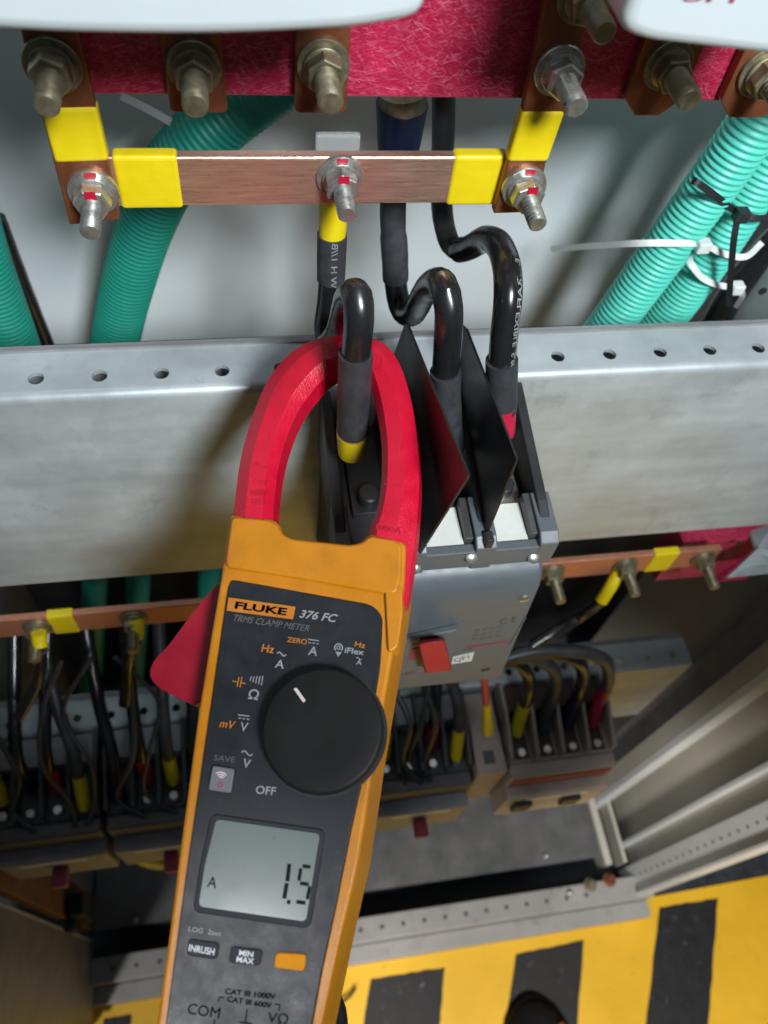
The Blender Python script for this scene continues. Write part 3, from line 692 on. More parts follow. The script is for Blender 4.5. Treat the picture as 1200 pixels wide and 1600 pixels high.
for (px, py) in ((736, 872), (833, 872), (648, 888)):
    q = ay(px, py, 0.2008)
    MB().lathe((q.x, 0.2012, q.z), (0, -0.7, 0.7), [(0, 0.0034), (0.0016, 0.0033), (0.0024, 0.0020)], 16).build('cover_screw', M['zinc'], MB_tc)
# front plane
f0 = Vector((0.1, 0.1925, H - 0.412)); f1 = Vector((0.1, 0.1835, H - 0.505))
dv = (f0 - f1).normalized(); FN = Vector((1, 0, 0)).cross(dv)
if FN.y > 0: FN = -FN
FP = Pl(f1, FN, (1, 0, 0))
def fplate(name, pix, off, th, m, parent=br, r=0, **k):
    return plate_px(MB(), FP, pix, off, th, r).build(name, m, parent, smooth=30, **k)
fr = fplate('lever_recess', [(620, 997), (727, 972), (722, 1008), (710, 1044), (610, 1064)], 0.0004, 0.0006, M['brk_rim'], r=0.002)
fplate('lever_frame', [(627, 1003), (716, 984), (709, 1012), (700, 1036), (615, 1055)], 0.0046, 0.0044, M['brk'], r=0.002, bevel=0.0006)
fplate('slot', [(643, 1008), (700, 998), (694, 1038), (634, 1044)], 0.0048, 0.0006, M['brk_rim'])
fplate('red_flag', [(642, 1015), (660, 1012), (660, 1030), (640, 1032)], 0.0052, 0.0006, M['red_print'])
lv = MB()
a = [FP.up(652, 1000, 0.003), FP.up(700, 992, 0.003), FP.up(703, 1024, 0.003), FP.up(658, 1030, 0.003)]
b = [FP.up(655, 1008, 0.016), FP.up(697, 1002, 0.016), FP.up(706, 1026, 0.016), FP.up(664, 1030, 0.016)]
top = [FP.up(x, y, 0.015) for x, y in ((652, 1004), (694, 998), (706, 1046), (663, 1050))]
bot = [FP.up(x, y, 0.002) for x, y in ((656, 998), (694, 994), (704, 1036), (664, 1040))]
lv.add([FP.w(p, 0.002) for p in bot] + [FP.w(p, 0.016) for p in top], [(3, 2, 1, 0), (4, 5, 6, 7), (0, 1, 5, 4), (1, 2, 6, 5), (2, 3, 7, 6), (3, 0, 4, 7)])
lv.build('lever', M['red_lever'], br, smooth=30, bevel=0.0016, seg=3)
lb = fplate('label', [(708, 1027), (741, 1020), (737, 1033), (705, 1038)], 0.0008, 0.0006, M['label'])
text_on(FP, 'QF1', (711, 1036), (734, 1030), 7, 0.00085, M['ink_grey'], lb, bold=0.01)
fplate('dark_strip', [(712, 1020), (740, 1015), (739, 1019), (710, 1025)], 0.0006, 0.0005, M['brk_rim'])
text_on(FP, 'C E', (781, 976), (806, 972), 8, 0.0003, M['ink_grey'], br, bold=-0.01)
fplate('red_line', [(727, 1012), (794, 1002), (794, 1003.4), (727, 1013.6)], 0.0004, 0.0003, M['red_print'])
fplate('groove', [(821, 965), (822.5, 965), (798, 1007), (793, 1008.5), (793.3, 1007), (797, 1006)], 0.0004, 0.0003, M['brk_rim'])
q = FP.up(820, 935, 0); sc = MB().lathe(FP.w(q, -0.0004), FN, [(0, 0.0050), (0.0006, 0.0050)], 20).build('screw_well', M['brk_rim'], br)
MB().lathe(FP.w(q + Vector((-0.0006, 0.0003)), 0.0), FN, [(0, 0.0034), (0.0010, 0.0031), (0.0018, 0.0015)], 16).build('screw', M['zinc'], sc)
text_on(FP, 'ABB', (622, 1058), (650, 1052), 5, 0.0004, M['ink_grey'], br, bold=-0.01)
for k in range(3):
    for j in range(4):
        x0_ = 742 + j * 12 + k * -2; y0_ = 985 + k * 7 - j * 1.7
        fplate('faint_print', [(x0_, y0_), (x0_ + 8, y0_ - 1.2), (x0_ + 7.6, y0_ + 1.2), (x0_ - .4, y0_ + 2.2)], 0.00025, 0.0002, M['brk_faint'])
# push rod / trip tag at the lower right: a small slot
fplate('slot', [(752, 1047), (766, 1044), (765, 1047), (752, 1050)], 0.0004, 0.0003, M['ink'])
# phase barriers: black sheets standing between the poles
def barrier(X, pix, label):
    P = [ax_(x, y, X) for x, y in pix]
    t = MB().prism(P, (0.0014, 0, 0)).build('phase_barrier', M['barrier'], br, smooth=0, bevel=0.0003)
    t['label'] = label; return t
barrier(0.0835, [(632, 505), (637, 510), (730, 742), (727, 750), (648, 876), (640, 868), (613, 560)], 'left black barrier sheet')
barrier(0.1215, [(722, 508), (728, 514), (806, 716), (804, 724), (755, 846), (742, 846), (690, 650)], 'right black barrier sheet')
MB().box((0.1195, 0.2015, ZT - 0.002), (0.1245, 0.2085, ZT + 0.0075)).build('barrier_clip', M['brk_black'], br, smooth=0, bevel=0.001)

# ================================================================== CLAMP METER
r0 = ray(502, 1140).normalized()
MP = Pl(CAM + r0 * 0.33, (-0.24, -0.14, 1), (1, 0, 0))
mt = thing('clamp_meter', MP.w(MP.up(400, 1500), -0.02), 'amber and grey clamp meter reading 1.5, red jaw closed around a black cable', 'clamp meter')
def mplate(name, pix, off, th, m, parent=mt, r=0, **k):
    return plate_px(MB(), MP, pix, off, th, r).build(name, m, parent, smooth=k.pop('smooth', 30), **k)
# shell
shell = [(359, 803), (424, 810), (436, 818), (440, 832), (455, 840), (546, 850), (565, 846), (576, 833), (622, 842), (634, 850), (632, 905), (627, 944),
         (612, 1030), (586, 1180), (560, 1350), (530, 1480), (500, 1620), (472, 1760), (225, 1760), (244, 1600), (262, 1470), (280, 1330), (308, 1120), (330, 985), (344, 905)]
body = mplate('body', shell, -0.0008, 0.036, M['m_yel'], r=0.0025, bevel=0.0022, seg=4)
# raised collar along the rim
def ring(name, outer, inner, off, th, m, parent, **k):
    O = [MP.up(*p, off) for p in outer]; I = [MP.up(*p, off) for p in inner]; n = len(O)
    vs = [MP.w(p, off) for p in O] + [MP.w(p, off) for p in I] + [MP.w(p, off - th) for p in O] + [MP.w(p, off - th) for p in I]; fs = []
    for i in range(n):
        j = (i + 1) % n
        fs += [(i, j, n + j, n + i), (i, 2 * n + i, 2 * n + j, j), (n + i, n + j, 3 * n + j, 3 * n + i), (2 * n + i, 3 * n + i, 3 * n + j, 2 * n + j)]
    return MB().add(vs, fs).build(name, m, parent, **k)
# right-hand shoulder blocks
mplate('shoulder', [(600, 905), (628, 916), (629, 960), (621, 1012), (606, 1020)], 0.001, 0.012, M['m_yel'], r=0.002, bevel=0.0012)
# dark face
face_px = [(361, 907), (370, 907), (582, 945), (598, 962), (594, 1040), (578, 1140), (566, 1220), (548, 1300), (524, 1420), (502, 1520), (484, 1620), (462, 1760), (240, 1760), (256, 1620), (272, 1500), (290, 1370), (318, 1180), (340, 1030), (356, 920)]
fa = mplate('face_panel', face_px, 0.0006, 0.004, M['m_dark'], r=0.004, bevel=0.0005)
OF = 0.0008
# name plate and lettering
npt = mplate('name_plate', [(357, 933.5), (461.5, 948), (457.5, 967.5), (354, 954)], OF + .0002, 0.0006, M['m_orange'])
text_on(MP, 'FLUKE', (366, 951), (447, 962), 11.5, OF + .0004, M['m_ink'], npt, bold=0.035)
text_on(MP, '376 FC', (467, 965), (526, 973), 13, OF, M['m_white'], fa, shear=0.25, bold=0.02)
text_on(MP, 'TRMS CLAMP METER', (364, 970), (482, 987), 10, OF, M['m_dim'], fa, shear=0.25)
def T(txt, a, b, h, m='m_white', bold=0.012, shear=0): return text_on(MP, txt, a, b, h, OF, M[m], fa, bold=bold, shear=shear)
def stroke(pix, wpx, m='m_white', name='symbol', parent=None, off=None):
    off = OF if off is None else off
    P = [MP.up(*p, off) for p in pix]; w2 = (MP.up(pix[0][0] + wpx, pix[0][1], off) - P[0]).length / 2
    vs = []; fs = []
    for i, p in enumerate(P):
        d = (P[min(i + 1, len(P) - 1)] - P[max(i - 1, 0)]).normalized(); n_ = Vector((-d.y, d.x)) * w2
        vs += [MP.w(p + n_, off), MP.w(p - n_, off)]
    for i in range(len(P) - 1): fs.append((2 * i, 2 * i + 1, 2 * i + 3, 2 * i + 2))
    return MB().add(vs, fs).build(name, M[m], parent or fa, smooth=0)
def wave(cx, cy, wd, h, w_, m='m_white'):
    stroke([(cx - wd / 2 + wd * k / 12, cy + wd * .12 * (k / 12 - .5) - h * math.sin(2 * math.pi * k / 12)) for k in range(13)], w_, m)
def dc(cx, cy, wd):
    s = 0.13
    stroke([(cx - wd / 2, cy - s * wd / 2), (cx + wd / 2, cy + s * wd / 2)], 1.6)
    for k in (-1, 0, 1):
        x = cx + k * wd * 0.36; stroke([(x - wd * .11, cy + 5 + s * (x - cx) - .3), (x + wd * .11, cy + 5 + s * (x - cx) + .3)], 1.5)
T('Hz', (408, 1018), (427, 1021), 12, 'm_orange'); wave(440, 1022, 14, 2.6, 1.8); T('A', (429, 1043), (443, 1045), 13)
T('ZERO', (448, 1003), (479, 1007), 8, 'm_orange'); dc(490, 1000, 17); T('A', (481, 1023), (495, 1025), 14)
T('Hz', (554, 1010), (570, 1013), 8, 'm_orange'); T('iFlex', (538, 1020), (568, 1024), 9, bold=0.02); wave(561, 1029, 9, 1.4, 1.3); T('A', (556, 1038), (565, 1039), 7.5)
stroke([(529 + 6 * math.cos(g), 1012 + 6 * math.sin(g)) for g in [math.pi * (0.75 + 1.5 * k / 14) for k in range(15)]], 2)
stroke([(529 + 2.4 * math.cos(g), 1012 + 2.6 * math.sin(g)) for g in [2 * math.pi * k / 12 for k in range(13)]], 1.6)
mplate('symbol', [(524, 1018), (534, 1019), (528, 1026)], OF, 0.0003, M['m_white'], fa)
# capacitor, continuity, ohm
stroke([(363, 1064), (372, 1066)], 1.5, 'm_orange'); stroke([(373.5, 1058), (370.5, 1073)], 1.7, 'm_orange'); stroke([(378, 1058), (375, 1074)], 1.7, 'm_orange'); stroke([(376.5, 1067), (384, 1068)], 1.5, 'm_orange')
for k in range(5): stroke([(391 + k * 4.5 + 1.6, 1057 + k * 0.2 - k * .4), (391 + k * 4.5 - 0.4, 1064 + k * 1.8)], 1.5, 'm_dim' if k < 0 else 'm_white')
T('\u03a9', (387, 1092), (403, 1094), 16)
T('mV', (342, 1136), (367, 1139), 12, 'm_orange', shear=0.2); dc(381, 1118, 18); T('V', (374, 1142), (386, 1143.5), 14)
wave(386, 1177, 17, 3.2, 1.8); T('V', (378, 1199), (390, 1201), 14)
T('OFF', (399, 1240), (430, 1243), 13)
T('SAVE', (334, 1188), (366, 1192), 9, 'm_dim', 0)
wb = mplate('wireless_button', [(332, 1196), (366, 1201), (360, 1239), (325, 1234)], 0.0022, 0.0016, M['m_btn_grey'], r=0.0012, bevel=0.0004)
for k, rr in enumerate((5, 8.5, 12)):
    stroke([(345 + rr * math.sin(g), 1219 - rr * 1.05 * math.cos(g) + 0.1 * rr * math.sin(g)) for g in [math.radians(-38 + 84 * i / 10) for i in range(11)]], 1.8, 'm_mark', 'symbol', wb, 0.0024)
stroke([(343.5 + 3.6 * math.cos(g), 1226 + 3.4 * math.sin(g)) for g in [2 * math.pi * k / 12 for k in range(13)]], 2.2, 'red_print', 'symbol', wb, 0.0024)
# rotary dial
dc_ = MP.up(503, 1140, 0.007); DR = (MP.up(597, 1146, 0.007) - MP.up(408, 1134, 0.007)).length / 2
gl = MB().lathe(MP.w(dc_, 0.0), MP.n, [(0.0, DR * 1.035), (0.0011, DR * 1.035)], 72).build('dial_groove', M['ink'], mt)
dl = MB().lathe(MP.w(dc_, 0.001), MP.n, [(0, DR * 0.98), (0.003, DR), (0.0052, DR), (0.0066, DR * 0.975), (0.0070, DR * 0.93), (0.0068, DR * .6)], 96).build('dial', M['m_dial'], mt, smooth=50)
mplate('pointer_mark', [(458.5, 1076), (463.5, 1074.5), (477.5, 1094), (474, 1098)], 0.0083, 0.0006, M['m_mark'], dl, r=0.0004)
# display
bez = mplate('display_bezel', [(330, 1271), (508, 1296), (500, 1350), (484, 1452), (300, 1425), (312, 1350)], 0.0016, 0.0012, M['m_btn'], r=0.003, bevel=0.0006)
lcd = mplate('liquid_crystal', [(338, 1280), (500, 1303), (492, 1352), (478, 1440), (310, 1416), (320, 1352)], 0.0019, 0.0004, M['m_lcd'], bez, r=0.002)
def seg(a, b, w_=5.0): stroke([a, b], w_, 'm_seg', 'segment', lcd, 0.0021)
seg((452, 1350), (449, 1377), 6); seg((448, 1380), (444, 1404), 6)
mplate('segment', [(449, 1406), (454, 1407), (453, 1413), (448, 1412)], 0.0021, 0.0001, M['m_seg'], lcd)
seg((473, 1353), (485, 1355)); seg((470, 1357), (467, 1376)); seg((469, 1380), (482, 1382)); seg((484, 1385), (480, 1405)); seg((463, 1409), (477, 1411))
T_ = text_on(MP, 'A', (323, 1386), (337, 1388), 17, 0.0021, M['m_seg'], lcd, name='segment')
# glass over the display: thin glossy coat is on the crystal itself
# buttons
def button(pix, m, txts):
    cx = sum(p[0] for p in pix) / 4; cy = sum(p[1] for p in pix) / 4
    w_ = mplate('button_well', [((x - cx) * 1.10 + cx - .5, (y - cy) * 1.16 + cy - 1.2) for x, y in pix], OF, 0.0004, M['ink'], mt, r=0.002)
    b_ = mplate('button', pix, 0.0016, 0.0012, M[m], mt, r=0.0016, bevel=0.0005)
    for t, a, b, h in txts: text_on(MP, t, a, b, h, 0.0018, M['m_btn_white'], b_, bold=0.02)
button([(295, 1466), (342, 1473), (338, 1500), (290, 1493)], 'm_btn', [('INRUSH', (294, 1486), (334, 1493), 11)])
button([(361, 1478), (410, 1484), (405, 1510), (357, 1504)], 'm_btn', [('MIN', (373, 1493), (395, 1496), 9), ('MAX', (369, 1503), (396, 1507), 9)])
button([(431, 1488), (479, 1491), (475, 1518), (427, 1512)], 'm_btn_y', [])
T('LOG  2sec', (294, 1455), (345, 1463), 8, 'm_white')
T('CAT III 1000V', (351, 1553), (430, 1562), 9, 'm_ink', bold=0.03); T('CAT III 600V', (354, 1565), (424, 1576), 9, 'm_ink', bold=0.03)
stroke([(341, 1565), (343, 1558), (350, 1559)], 1.6, 'm_ink'); stroke([(429, 1569), (437, 1570), (435, 1579)], 1.6, 'm_ink')
T('COM', (292, 1584), (342, 1592), 17, 'm_ink', bold=0.0); T('V\u03a9', (417, 1597), (449, 1602), 17, 'm_ink', bold=0.0)
stroke([(386, 1577), (383, 1600)], 1.8, 'm_ink'); stroke([(374, 1597), (394, 1600)], 1.8, 'm_ink'); stroke([(335, 1593), (333, 1606)], 1.6, 'm_ink')
# red jaw: closed ring swept with a faceted section
outer = [(357, 812), (362, 765), (371, 705), (388, 645), (413, 586), (445, 546), (479, 524), (517, 515), (561, 514), (597, 526), (622, 556), (640, 610), (650, 668), (655, 730), (652, 800), (646, 860), (637, 915)]
inner = [(421, 812), (424, 770), (432, 715), (447, 665), (466, 626), (487, 598), (506, 578), (524, 568), (552, 564), (568, 573), (577, 596), (587, 638), (594, 690), (593, 745), (586, 790), (574, 830), (585, 915)]
OO = spline([Vector((*MP.up(*p, 0), 0)) for p in outer], 0.0025); II = spline([Vector((*MP.up(*p, 0), 0)) for p in inner], 0.0025)
def resample(P, n):
    d = [0]
    for i in range(1, len(P)): d.append(d[-1] + (P[i] - P[i - 1]).length)
    out = []; j = 0
    for k in range(n):
        t = d[-1] * k / (n - 1)
        while j < len(d) - 2 and d[j + 1] < t: j += 1
        f = (t - d[j]) / max(d[j + 1] - d[j], 1e-9); out.append(P[j].lerp(P[j + 1], min(1, f)))
    return out
# keep the pairing by control point: resample each span alike
def spans(ctrl, n=7):
    pts = [Vector((*MP.up(*p, 0), 0)) for p in ctrl]; Q = [pts[0] * 2 - pts[1]] + pts + [pts[-1] * 2 - pts[-2]]; out = []
    for i in range(1, len(Q) - 2):
        a, b, c, d = Q[i - 1:i + 3]
        for k in range(n):
            t = k / n; out.append(0.5 * ((2 * b) + (c - a) * t + (2 * a - 5 * b + 4 * c - d) * t * t + (3 * b - a - 3 * c + d) * t ** 3))
    out.append(pts[-1]); return out
OO, II = spans(outer), spans(inner)
sec = [(0.0, -0.0070), (0.02, -0.0050), (0.36, -0.0004), (0.40, 0.0), (0.80, -0.0004), (0.84, -0.0012), (1.0, -0.006), (1.0, -0.017), (0.94, -0.019), (0.08, -0.019), (0.0, -0.017)]
vs = []; fs = []; K = len(sec)
for o_, i_ in zip(OO, II):
    for t, h in sec:
        p = o_.lerp(i_, t); vs.append(MP.w((p.x, p.y), h))
for i in range(len(OO) - 1):
    for k in range(K): fs.append((i * K + k, i * K + (k + 1) % K, (i + 1) * K + (k + 1) % K, (i + 1) * K + k))
fs += [tuple(range(K))[::-1], tuple((len(OO) - 1) * K + k for k in range(K))]
jaw = MB().add(vs, fs).build('jaw', M['m_red'], mt, smooth=28)
# jaw seam and embossed marks
for pix in ([(505, 530), (508, 574)], [(396, 723), (421, 730)], [(600, 756), (625, 758)]):
    stroke(pix, 1.6, 'red_ink', 'seam', jaw, 0.0004)
stroke([(500, 546), (525, 549), (523, 562), (503, 560)], 1.0, 'red_ink', 'emboss', jaw, 0.0004)
stroke([(578, 552), (598, 557), (594, 572), (577, 570)], 1.0, 'red_ink', 'emboss', jaw, 0.0004)
text_on(MP, '1000A', (587, 826), (627, 834), 8, 0.0004, M['red_ink'], jaw, name='emboss')
text_on(MP, 'CAT IV', (395, 755), (420, 758), 7, 0.0004, M['red_ink'], jaw, name='emboss')
text_on(MP, '600V', (390, 772), (418, 776), 9, 0.0004, M['red_ink'], jaw, name='emboss')
text_on(MP, 'CAT III', (392, 786), (417, 790), 8, 0.0004, M['red_ink'], jaw, name='emboss')
# body collar overlapping the jaw ends (upper moulding), slightly proud of the jaw
mplate('collar', [(361, 806), (420, 811), (433, 818), (438, 832), (455, 841), (546, 851), (566, 847), (577, 836), (618, 843), (628, 850), (627, 900), (620, 930), (480, 905), (350, 885)], 0.0012, 0.010, M['m_yel'], r=0.003, bevel=0.0014, seg=3)
# red tactile lever on the left and its stub on the right
def off_plate(name, pix, off, th, m, r, **k): return mplate(name, pix, off, th, m, r=r, **k)
off_plate('jaw_lever', [(345, 905), (300, 958), (262, 1010), (238, 1034), (232, 1056), (246, 1074), (305, 1104), (318, 1090)], -0.014, 0.012, M['m_red_shade'], 0.005, bevel=0.0055, seg=5)
off_plate('lever_stub', [(622, 860), (639, 905), (640, 925), (634, 945), (622, 944)], -0.004, 0.010, M['m_red'], 0.002, bevel=0.0015)
# test lead at the meter's lower right
pl_ = [MP.w(MP.up(470, 1700, -0.018), -0.018), ay(512, 1490, 0.03), ay(505, 1540, 0.028), ay(520, 1572, 0.026), ay(530, 1630, 0.022)]
pl_ = [az(520, 1480, H - 0.42), az(514, 1520, H - 0.42), az(515, 1548, H - 0.42), az(528, 1580, H - 0.42), az(535, 1650, H - 0.42)]
o = MB().tube(pl_, lambda t: 0.0030 + 0.0010 * math.sin(math.pi * t), 14).build('test_lead', M['rubber'], smooth=60); solo(o, pl_[-1])
tag(o, 'black test lead hanging just right of the meter at the bottom edge', 'test lead')
o = MB().tube([az(520, 1575, 0.02), az(545, 1558, 0.012), az(556, 1543, 0.01)], 0.0022, 8).build('loose_wire', M['rubber'], smooth=60); solo(o, az(540, 1560, 0.01))
tag(o, 'short thin black wire lying on the yellow floor beside the test lead', 'wire')

# ================================================================== LOWER COPPER BARS
def low_bar(x0, x1, z, y, sleeves, bolts, label):
    t = thing('lower_busbar', ((x0 + x1) / 2, y, z), label, 'busbar', None)
    MB().box((x0, y, z), (x1, y + 0.006, z + 0.030)).build('strip', M['copper_dull2'], t, smooth=0, bevel=0.001)
    for a, b in sleeves: MB().box((a, y - 0.001, z - 0.001), (b, y + 0.007, z + 0.031)).build('yellow_sleeve', M['yellow_sleeve'], t, smooth=0, bevel=0.0015)
    for x in bolts: bolt(t, x, y, z + 0.016, rw=0.0115, rs=0.0050, ln=0.029, m=M['zinc_y'], ink=False)
    return t
M['copper_dull2'] = mat('dull_copper', (0.55, 0.24, 0.15), 0.45, 0.6, 0.2, 20, stretch=(4, 20, 60))
yb2 = 0.300
zl = ay(100, 988, yb2).z; zrr = ay(1000, 893, yb2).z
low_bar(-0.29, 0.03, zl, yb2, [(ay(68, 960, yb2).x, ay(112, 960, yb2).x)], [ay(52, 968, yb2).x, ay(203, 950, yb2).x],
        'dull copper bar low on the left, below the large galvanised beam')
low_bar(0.19, ay(1128, 860, yb2).x, zrr, yb2, [(ay(1022, 870, yb2).x, ay(1060, 868, yb2).x)], [ay(862, 893, yb2).x, ay(975, 885, yb2).x, ay(1098, 872, yb2).x],
        'dull copper bar low on the right, reaching to the small pink block')
# red block + bracket at the right end
a = ay(1062, 840, 0.325); b = ay(1160, 880, 0.325)
blk = thing('insulating_block', (a.x, 0.32, b.z), 'small pink-red fibre block behind the right end of the low copper bar', 'insulating block')
MB().box((a.x + .002, 0.318, b.z - 0.008), (b.x, 0.345, a.z)).build('block', M['red_fibre'], blk, smooth=0, bevel=0.001)
MB().prism([(b.x - 0.028, 0.3175, b.z - 0.010), (b.x + 0.003, 0.3175, b.z - 0.010), (b.x + 0.003, 0.3175, a.z - 0.003)], (0, -0.006, 0)).build('gusset', M['red_fibre'], blk, smooth=0)
for px, py in ((1160, 848), (1133, 872)):
    q = ay(px, py, 0.311); MB().lathe((q.x - .004, 0.3113, q.z), (0, -1, 0), [(0, 0.003), (0.0008, 0.003)], 12).build('hole', M['ink'], blk, smooth=0)
brk_ = thing('bracket', (0.50, 0.28, H - 0.60), 'triangular bent steel bracket at the right picture edge beside the pink-red block', 'bracket')
q0 = ay(1172, 822, 0.33); q1 = ay(1200, 812, 0.33); q2 = ay(1136, 903, 0.27); q3 = ay(1200, 898, 0.27)
MB().prism([ay(1168, 815, 0.34), ay(1215, 808, 0.34), ay(1215, 880, 0.30), ay(1182, 858, 0.30)], (0, 0.003, -0.003)).build('web', M['galv'], brk_, smooth=0)
MB().prism([ay(1186, 855, 0.30), ay(1215, 862, 0.30), ay(1215, 895, 0.275), ay(1136, 903, 0.272)], (0, 0.002, -0.004)).build('foot', M['galv'], brk_, smooth=0)
# yellow-ended leads hanging from the low bars
def lead(pts, ysl, label, m='yellow_sleeve', r=0.0052):
    t = thing('bar_lead', pts[0], label, 'cable', None)
    MB().tube(pts[:ysl], lambda t_: r * 1.12, 14).build('coloured_end', M[m], t)
    MB().tube(pts[ysl - 1:], r, 14).build('jacket', M['cable'], t)
lead([ay(968, 893, 0.298), ay(955, 915, 0.29), ay(940, 938, 0.285), ay(905, 965, 0.29), ay(870, 985, 0.28), ay(830, 1010, 0.27)], 3, 'black lead with a slanting yellow end under the low right copper bar')
lead([ay(60, 988, 0.29), ay(62, 1003, 0.285), ay(64, 1014, 0.28), ay(60, 1060, 0.28), ay(30, 1120, 0.26)], 3, 'black lead with an orange-yellow end hanging from the leftmost low bolt')
lead([ay(212, 968, 0.295), ay(214, 982, 0.29), ay(213, 996, 0.285), ay(200, 1040, 0.28), ay(195, 1100, 0.26)], 3, 'black lead with a short yellow end hanging left of the red meter lever')
# green conduits behind the lower bars
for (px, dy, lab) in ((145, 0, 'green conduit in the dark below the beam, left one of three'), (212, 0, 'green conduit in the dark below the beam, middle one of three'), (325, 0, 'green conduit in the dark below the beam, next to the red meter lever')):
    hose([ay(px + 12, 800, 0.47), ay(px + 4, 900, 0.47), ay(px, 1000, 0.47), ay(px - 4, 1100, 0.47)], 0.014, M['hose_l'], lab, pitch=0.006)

# ================================================================== LOWER BREAKER ROW
ZL = H - 0.850; YF = 0.200
def row_breaker(x0, wd, label, body='row', deck='row_lt', front='row_front', group='breakers in the low row', lever=True):
    t = thing('row_breaker', (x0 + wd / 2, 0.26, ZL - 0.15), label, 'breaker', group)
    MB().box((x0, YF + 0.004, ZL - 0.15), (x0 + wd, 0.284, ZL - 0.012)).build('base', M[body], t, smooth=0, bevel=0.002)
    n = 4
    for i in range(n + 1):
        x = x0 + i * (wd - 0.004) / n
        MB().prism([(x, YF + 0.006, ZL - 0.02), (x, YF + 0.006, ZL + 0.004), (x, 0.25, ZL + 0.020), (x, 0.284, ZL + 0.022), (x, 0.284, ZL - 0.02)], (0.004, 0, 0)).build('partition', M[body], t, smooth=0, bevel=0.0006)
    for i in range(n):
        x = x0 + (i + 0.5) * (wd - 0.004) / n + 0.002
        MB().box((x - wd * .095, 0.254, ZL - 0.012), (x + wd * .095, 0.283, ZL + 0.012)).build('terminal_block', M[deck], t, smooth=0, bevel=0.001)
        MB().lathe((x, YF + 0.014, ZL - 0.012), (0, 0, 1), [(0, 0.005), (0.006, 0.005), (0.007, 0.004)], 12).build('terminal_screw', M['zinc'], t)
    MB().box((x0, YF - 0.012, ZL - 0.045), (x0 + wd, YF + 0.004, ZL - 0.010)).build('front_strip', M[body], t, smooth=0, bevel=0.003)
    MB().box((x0 + 0.001, YF - 0.026, ZL - 0.125), (x0 + wd - 0.001, YF + 0.003, ZL - 0.046)).build('front_case', M[front], t, smooth=0, bevel=0.003)
    if lever: MB().box((x0 + wd * .44, YF - 0.046, ZL - 0.090), (x0 + wd * .58, YF - 0.0262, ZL - 0.076)).build('lever', M['red_print'] , t, smooth=0, bevel=0.002)
    MB().box((x0 + wd * .2, YF - 0.0268, ZL - 0.062), (x0 + wd * .8, YF - 0.0262, ZL - 0.050)).build('label', M['label'], t, smooth=0)
    return t
rows = [(-0.285, 'dark low-row breaker at the far left, next to the left cabinet side'), (-0.172, 'dark low-row breaker above the yellow and blue wires left of the meter'),
        (-0.059, 'dark low-row breaker mostly hidden behind the clamp meter'), (0.100, 'dark low-row breaker below the red lever of the large blue-grey breaker')]
proto = row_breaker(rows[0][0], 0.108, rows[0][1])
def dup(root, dx, label):
    r = root.copy(); COL.objects.link(r); r.location.x += dx; r['label'] = label
    for ch in list(root.children):
        c = ch.copy(); COL.objects.link(c); c.parent = r
        for g in list(ch.children):
            d = g.copy(); COL.objects.link(d); d.parent = c
    return r
for x, lab in rows[1:]: dup(proto, x - rows[0][0], lab)
rb = row_breaker(0.250, 0.122, 'cream low-row breaker with a dark red stripe and brown terminal wells, at the right end', 'cream', 'brown', 'cream', lever=False)
MB().box((0.254, YF - 0.0136, ZL - 0.040), (0.368, YF - 0.0122, ZL - 0.018)).build('red_stripe', M['red_print'], rb, smooth=0)
for x in (0.262, 0.320): MB().box((x, YF - 0.032, ZL - 0.085), (x + 0.02, YF - 0.0262, ZL - 0.060)).build('black_foot', M['ink'], rb, smooth=0)
for i in range(4):
    x = 0.250 + (i + .5) * 0.118 / 4
    MB().box((x - 0.011, YF + 0.008, ZL - 0.0119), (x + 0.011, 0.26, ZL - 0.0105)).build('well', M['brown'], rb, smooth=0)
# small contactor between
sc_ = thing('auxiliary_block', (0.229, 0.25, ZL - 0.1), 'narrow pinkish auxiliary block between the dark and the cream low-row breakers', 'relay')
MB().box((0.212, YF - 0.006, ZL - 0.11), (0.245, 0.284, ZL + 0.002)).build('case', M['cream'], sc_, smooth=0, bevel=0.002)
MB().box((0.221, YF + 0.004, ZL + 0.0022), (0.233, YF + 0.018, ZL + 0.003)).build('socket', M['row'], sc_, smooth=0)
# cables dropping into the row
def drop(x, dx, end, label, r=0.0062, y2=0.225, top=None):
    z = ZL - 0.004
    pts = top or [(x + dx, 0.36, ZL + 0.13), (x + dx * .8, 0.335, ZL + 0.115), (x + dx * .4, 0.285, ZL + 0.085), (x, 0.25, ZL + 0.05), (x, y2, z)]
    t = thing('feed_cable', pts[-1], label, 'cable', 'feed cables of the low breaker row')
    P = [Vector(p) for p in pts]
    MB().tube(P, r, 12, step=0.006, t1=0.86).build('jacket', M['cable_grey' if random.random() < .5 else 'cable'], t, smooth=60)
    MB().tube(P, r * 1.08, 12, step=0.006, t0=0.82).build('coloured_end', M[end], t, smooth=60)
ends = ['yellow_sleeve', 'blue_sleeve', 'red_sleeve', 'yellow_sleeve', 'shrink', 'red_sleeve']
nm = {'yellow_sleeve': 'yellow', 'blue_sleeve': 'dark blue', 'red_sleeve': 'red', 'shrink': 'black'}; 
where = ['far left dark breaker', 'dark breaker above blue wires', 'dark breaker behind the meter', 'dark breaker below the red lever']
ordn = ['first', 'second', 'third', 'fourth']
for b_, (x, _) in enumerate(rows):
    for i in range(4):
        if b_ == 3 and i in (1,): continue
        e_ = ends[(b_ + i) % 6]
        drop(x + (i + .5) * 0.104 / 4 + 0.002, random.uniform(-0.035, 0.02), e_, f'{ordn[i]} feed cable from the left, {nm[e_]} end, entering the {where[b_]}', y2=random.uniform(0.212, 0.245))
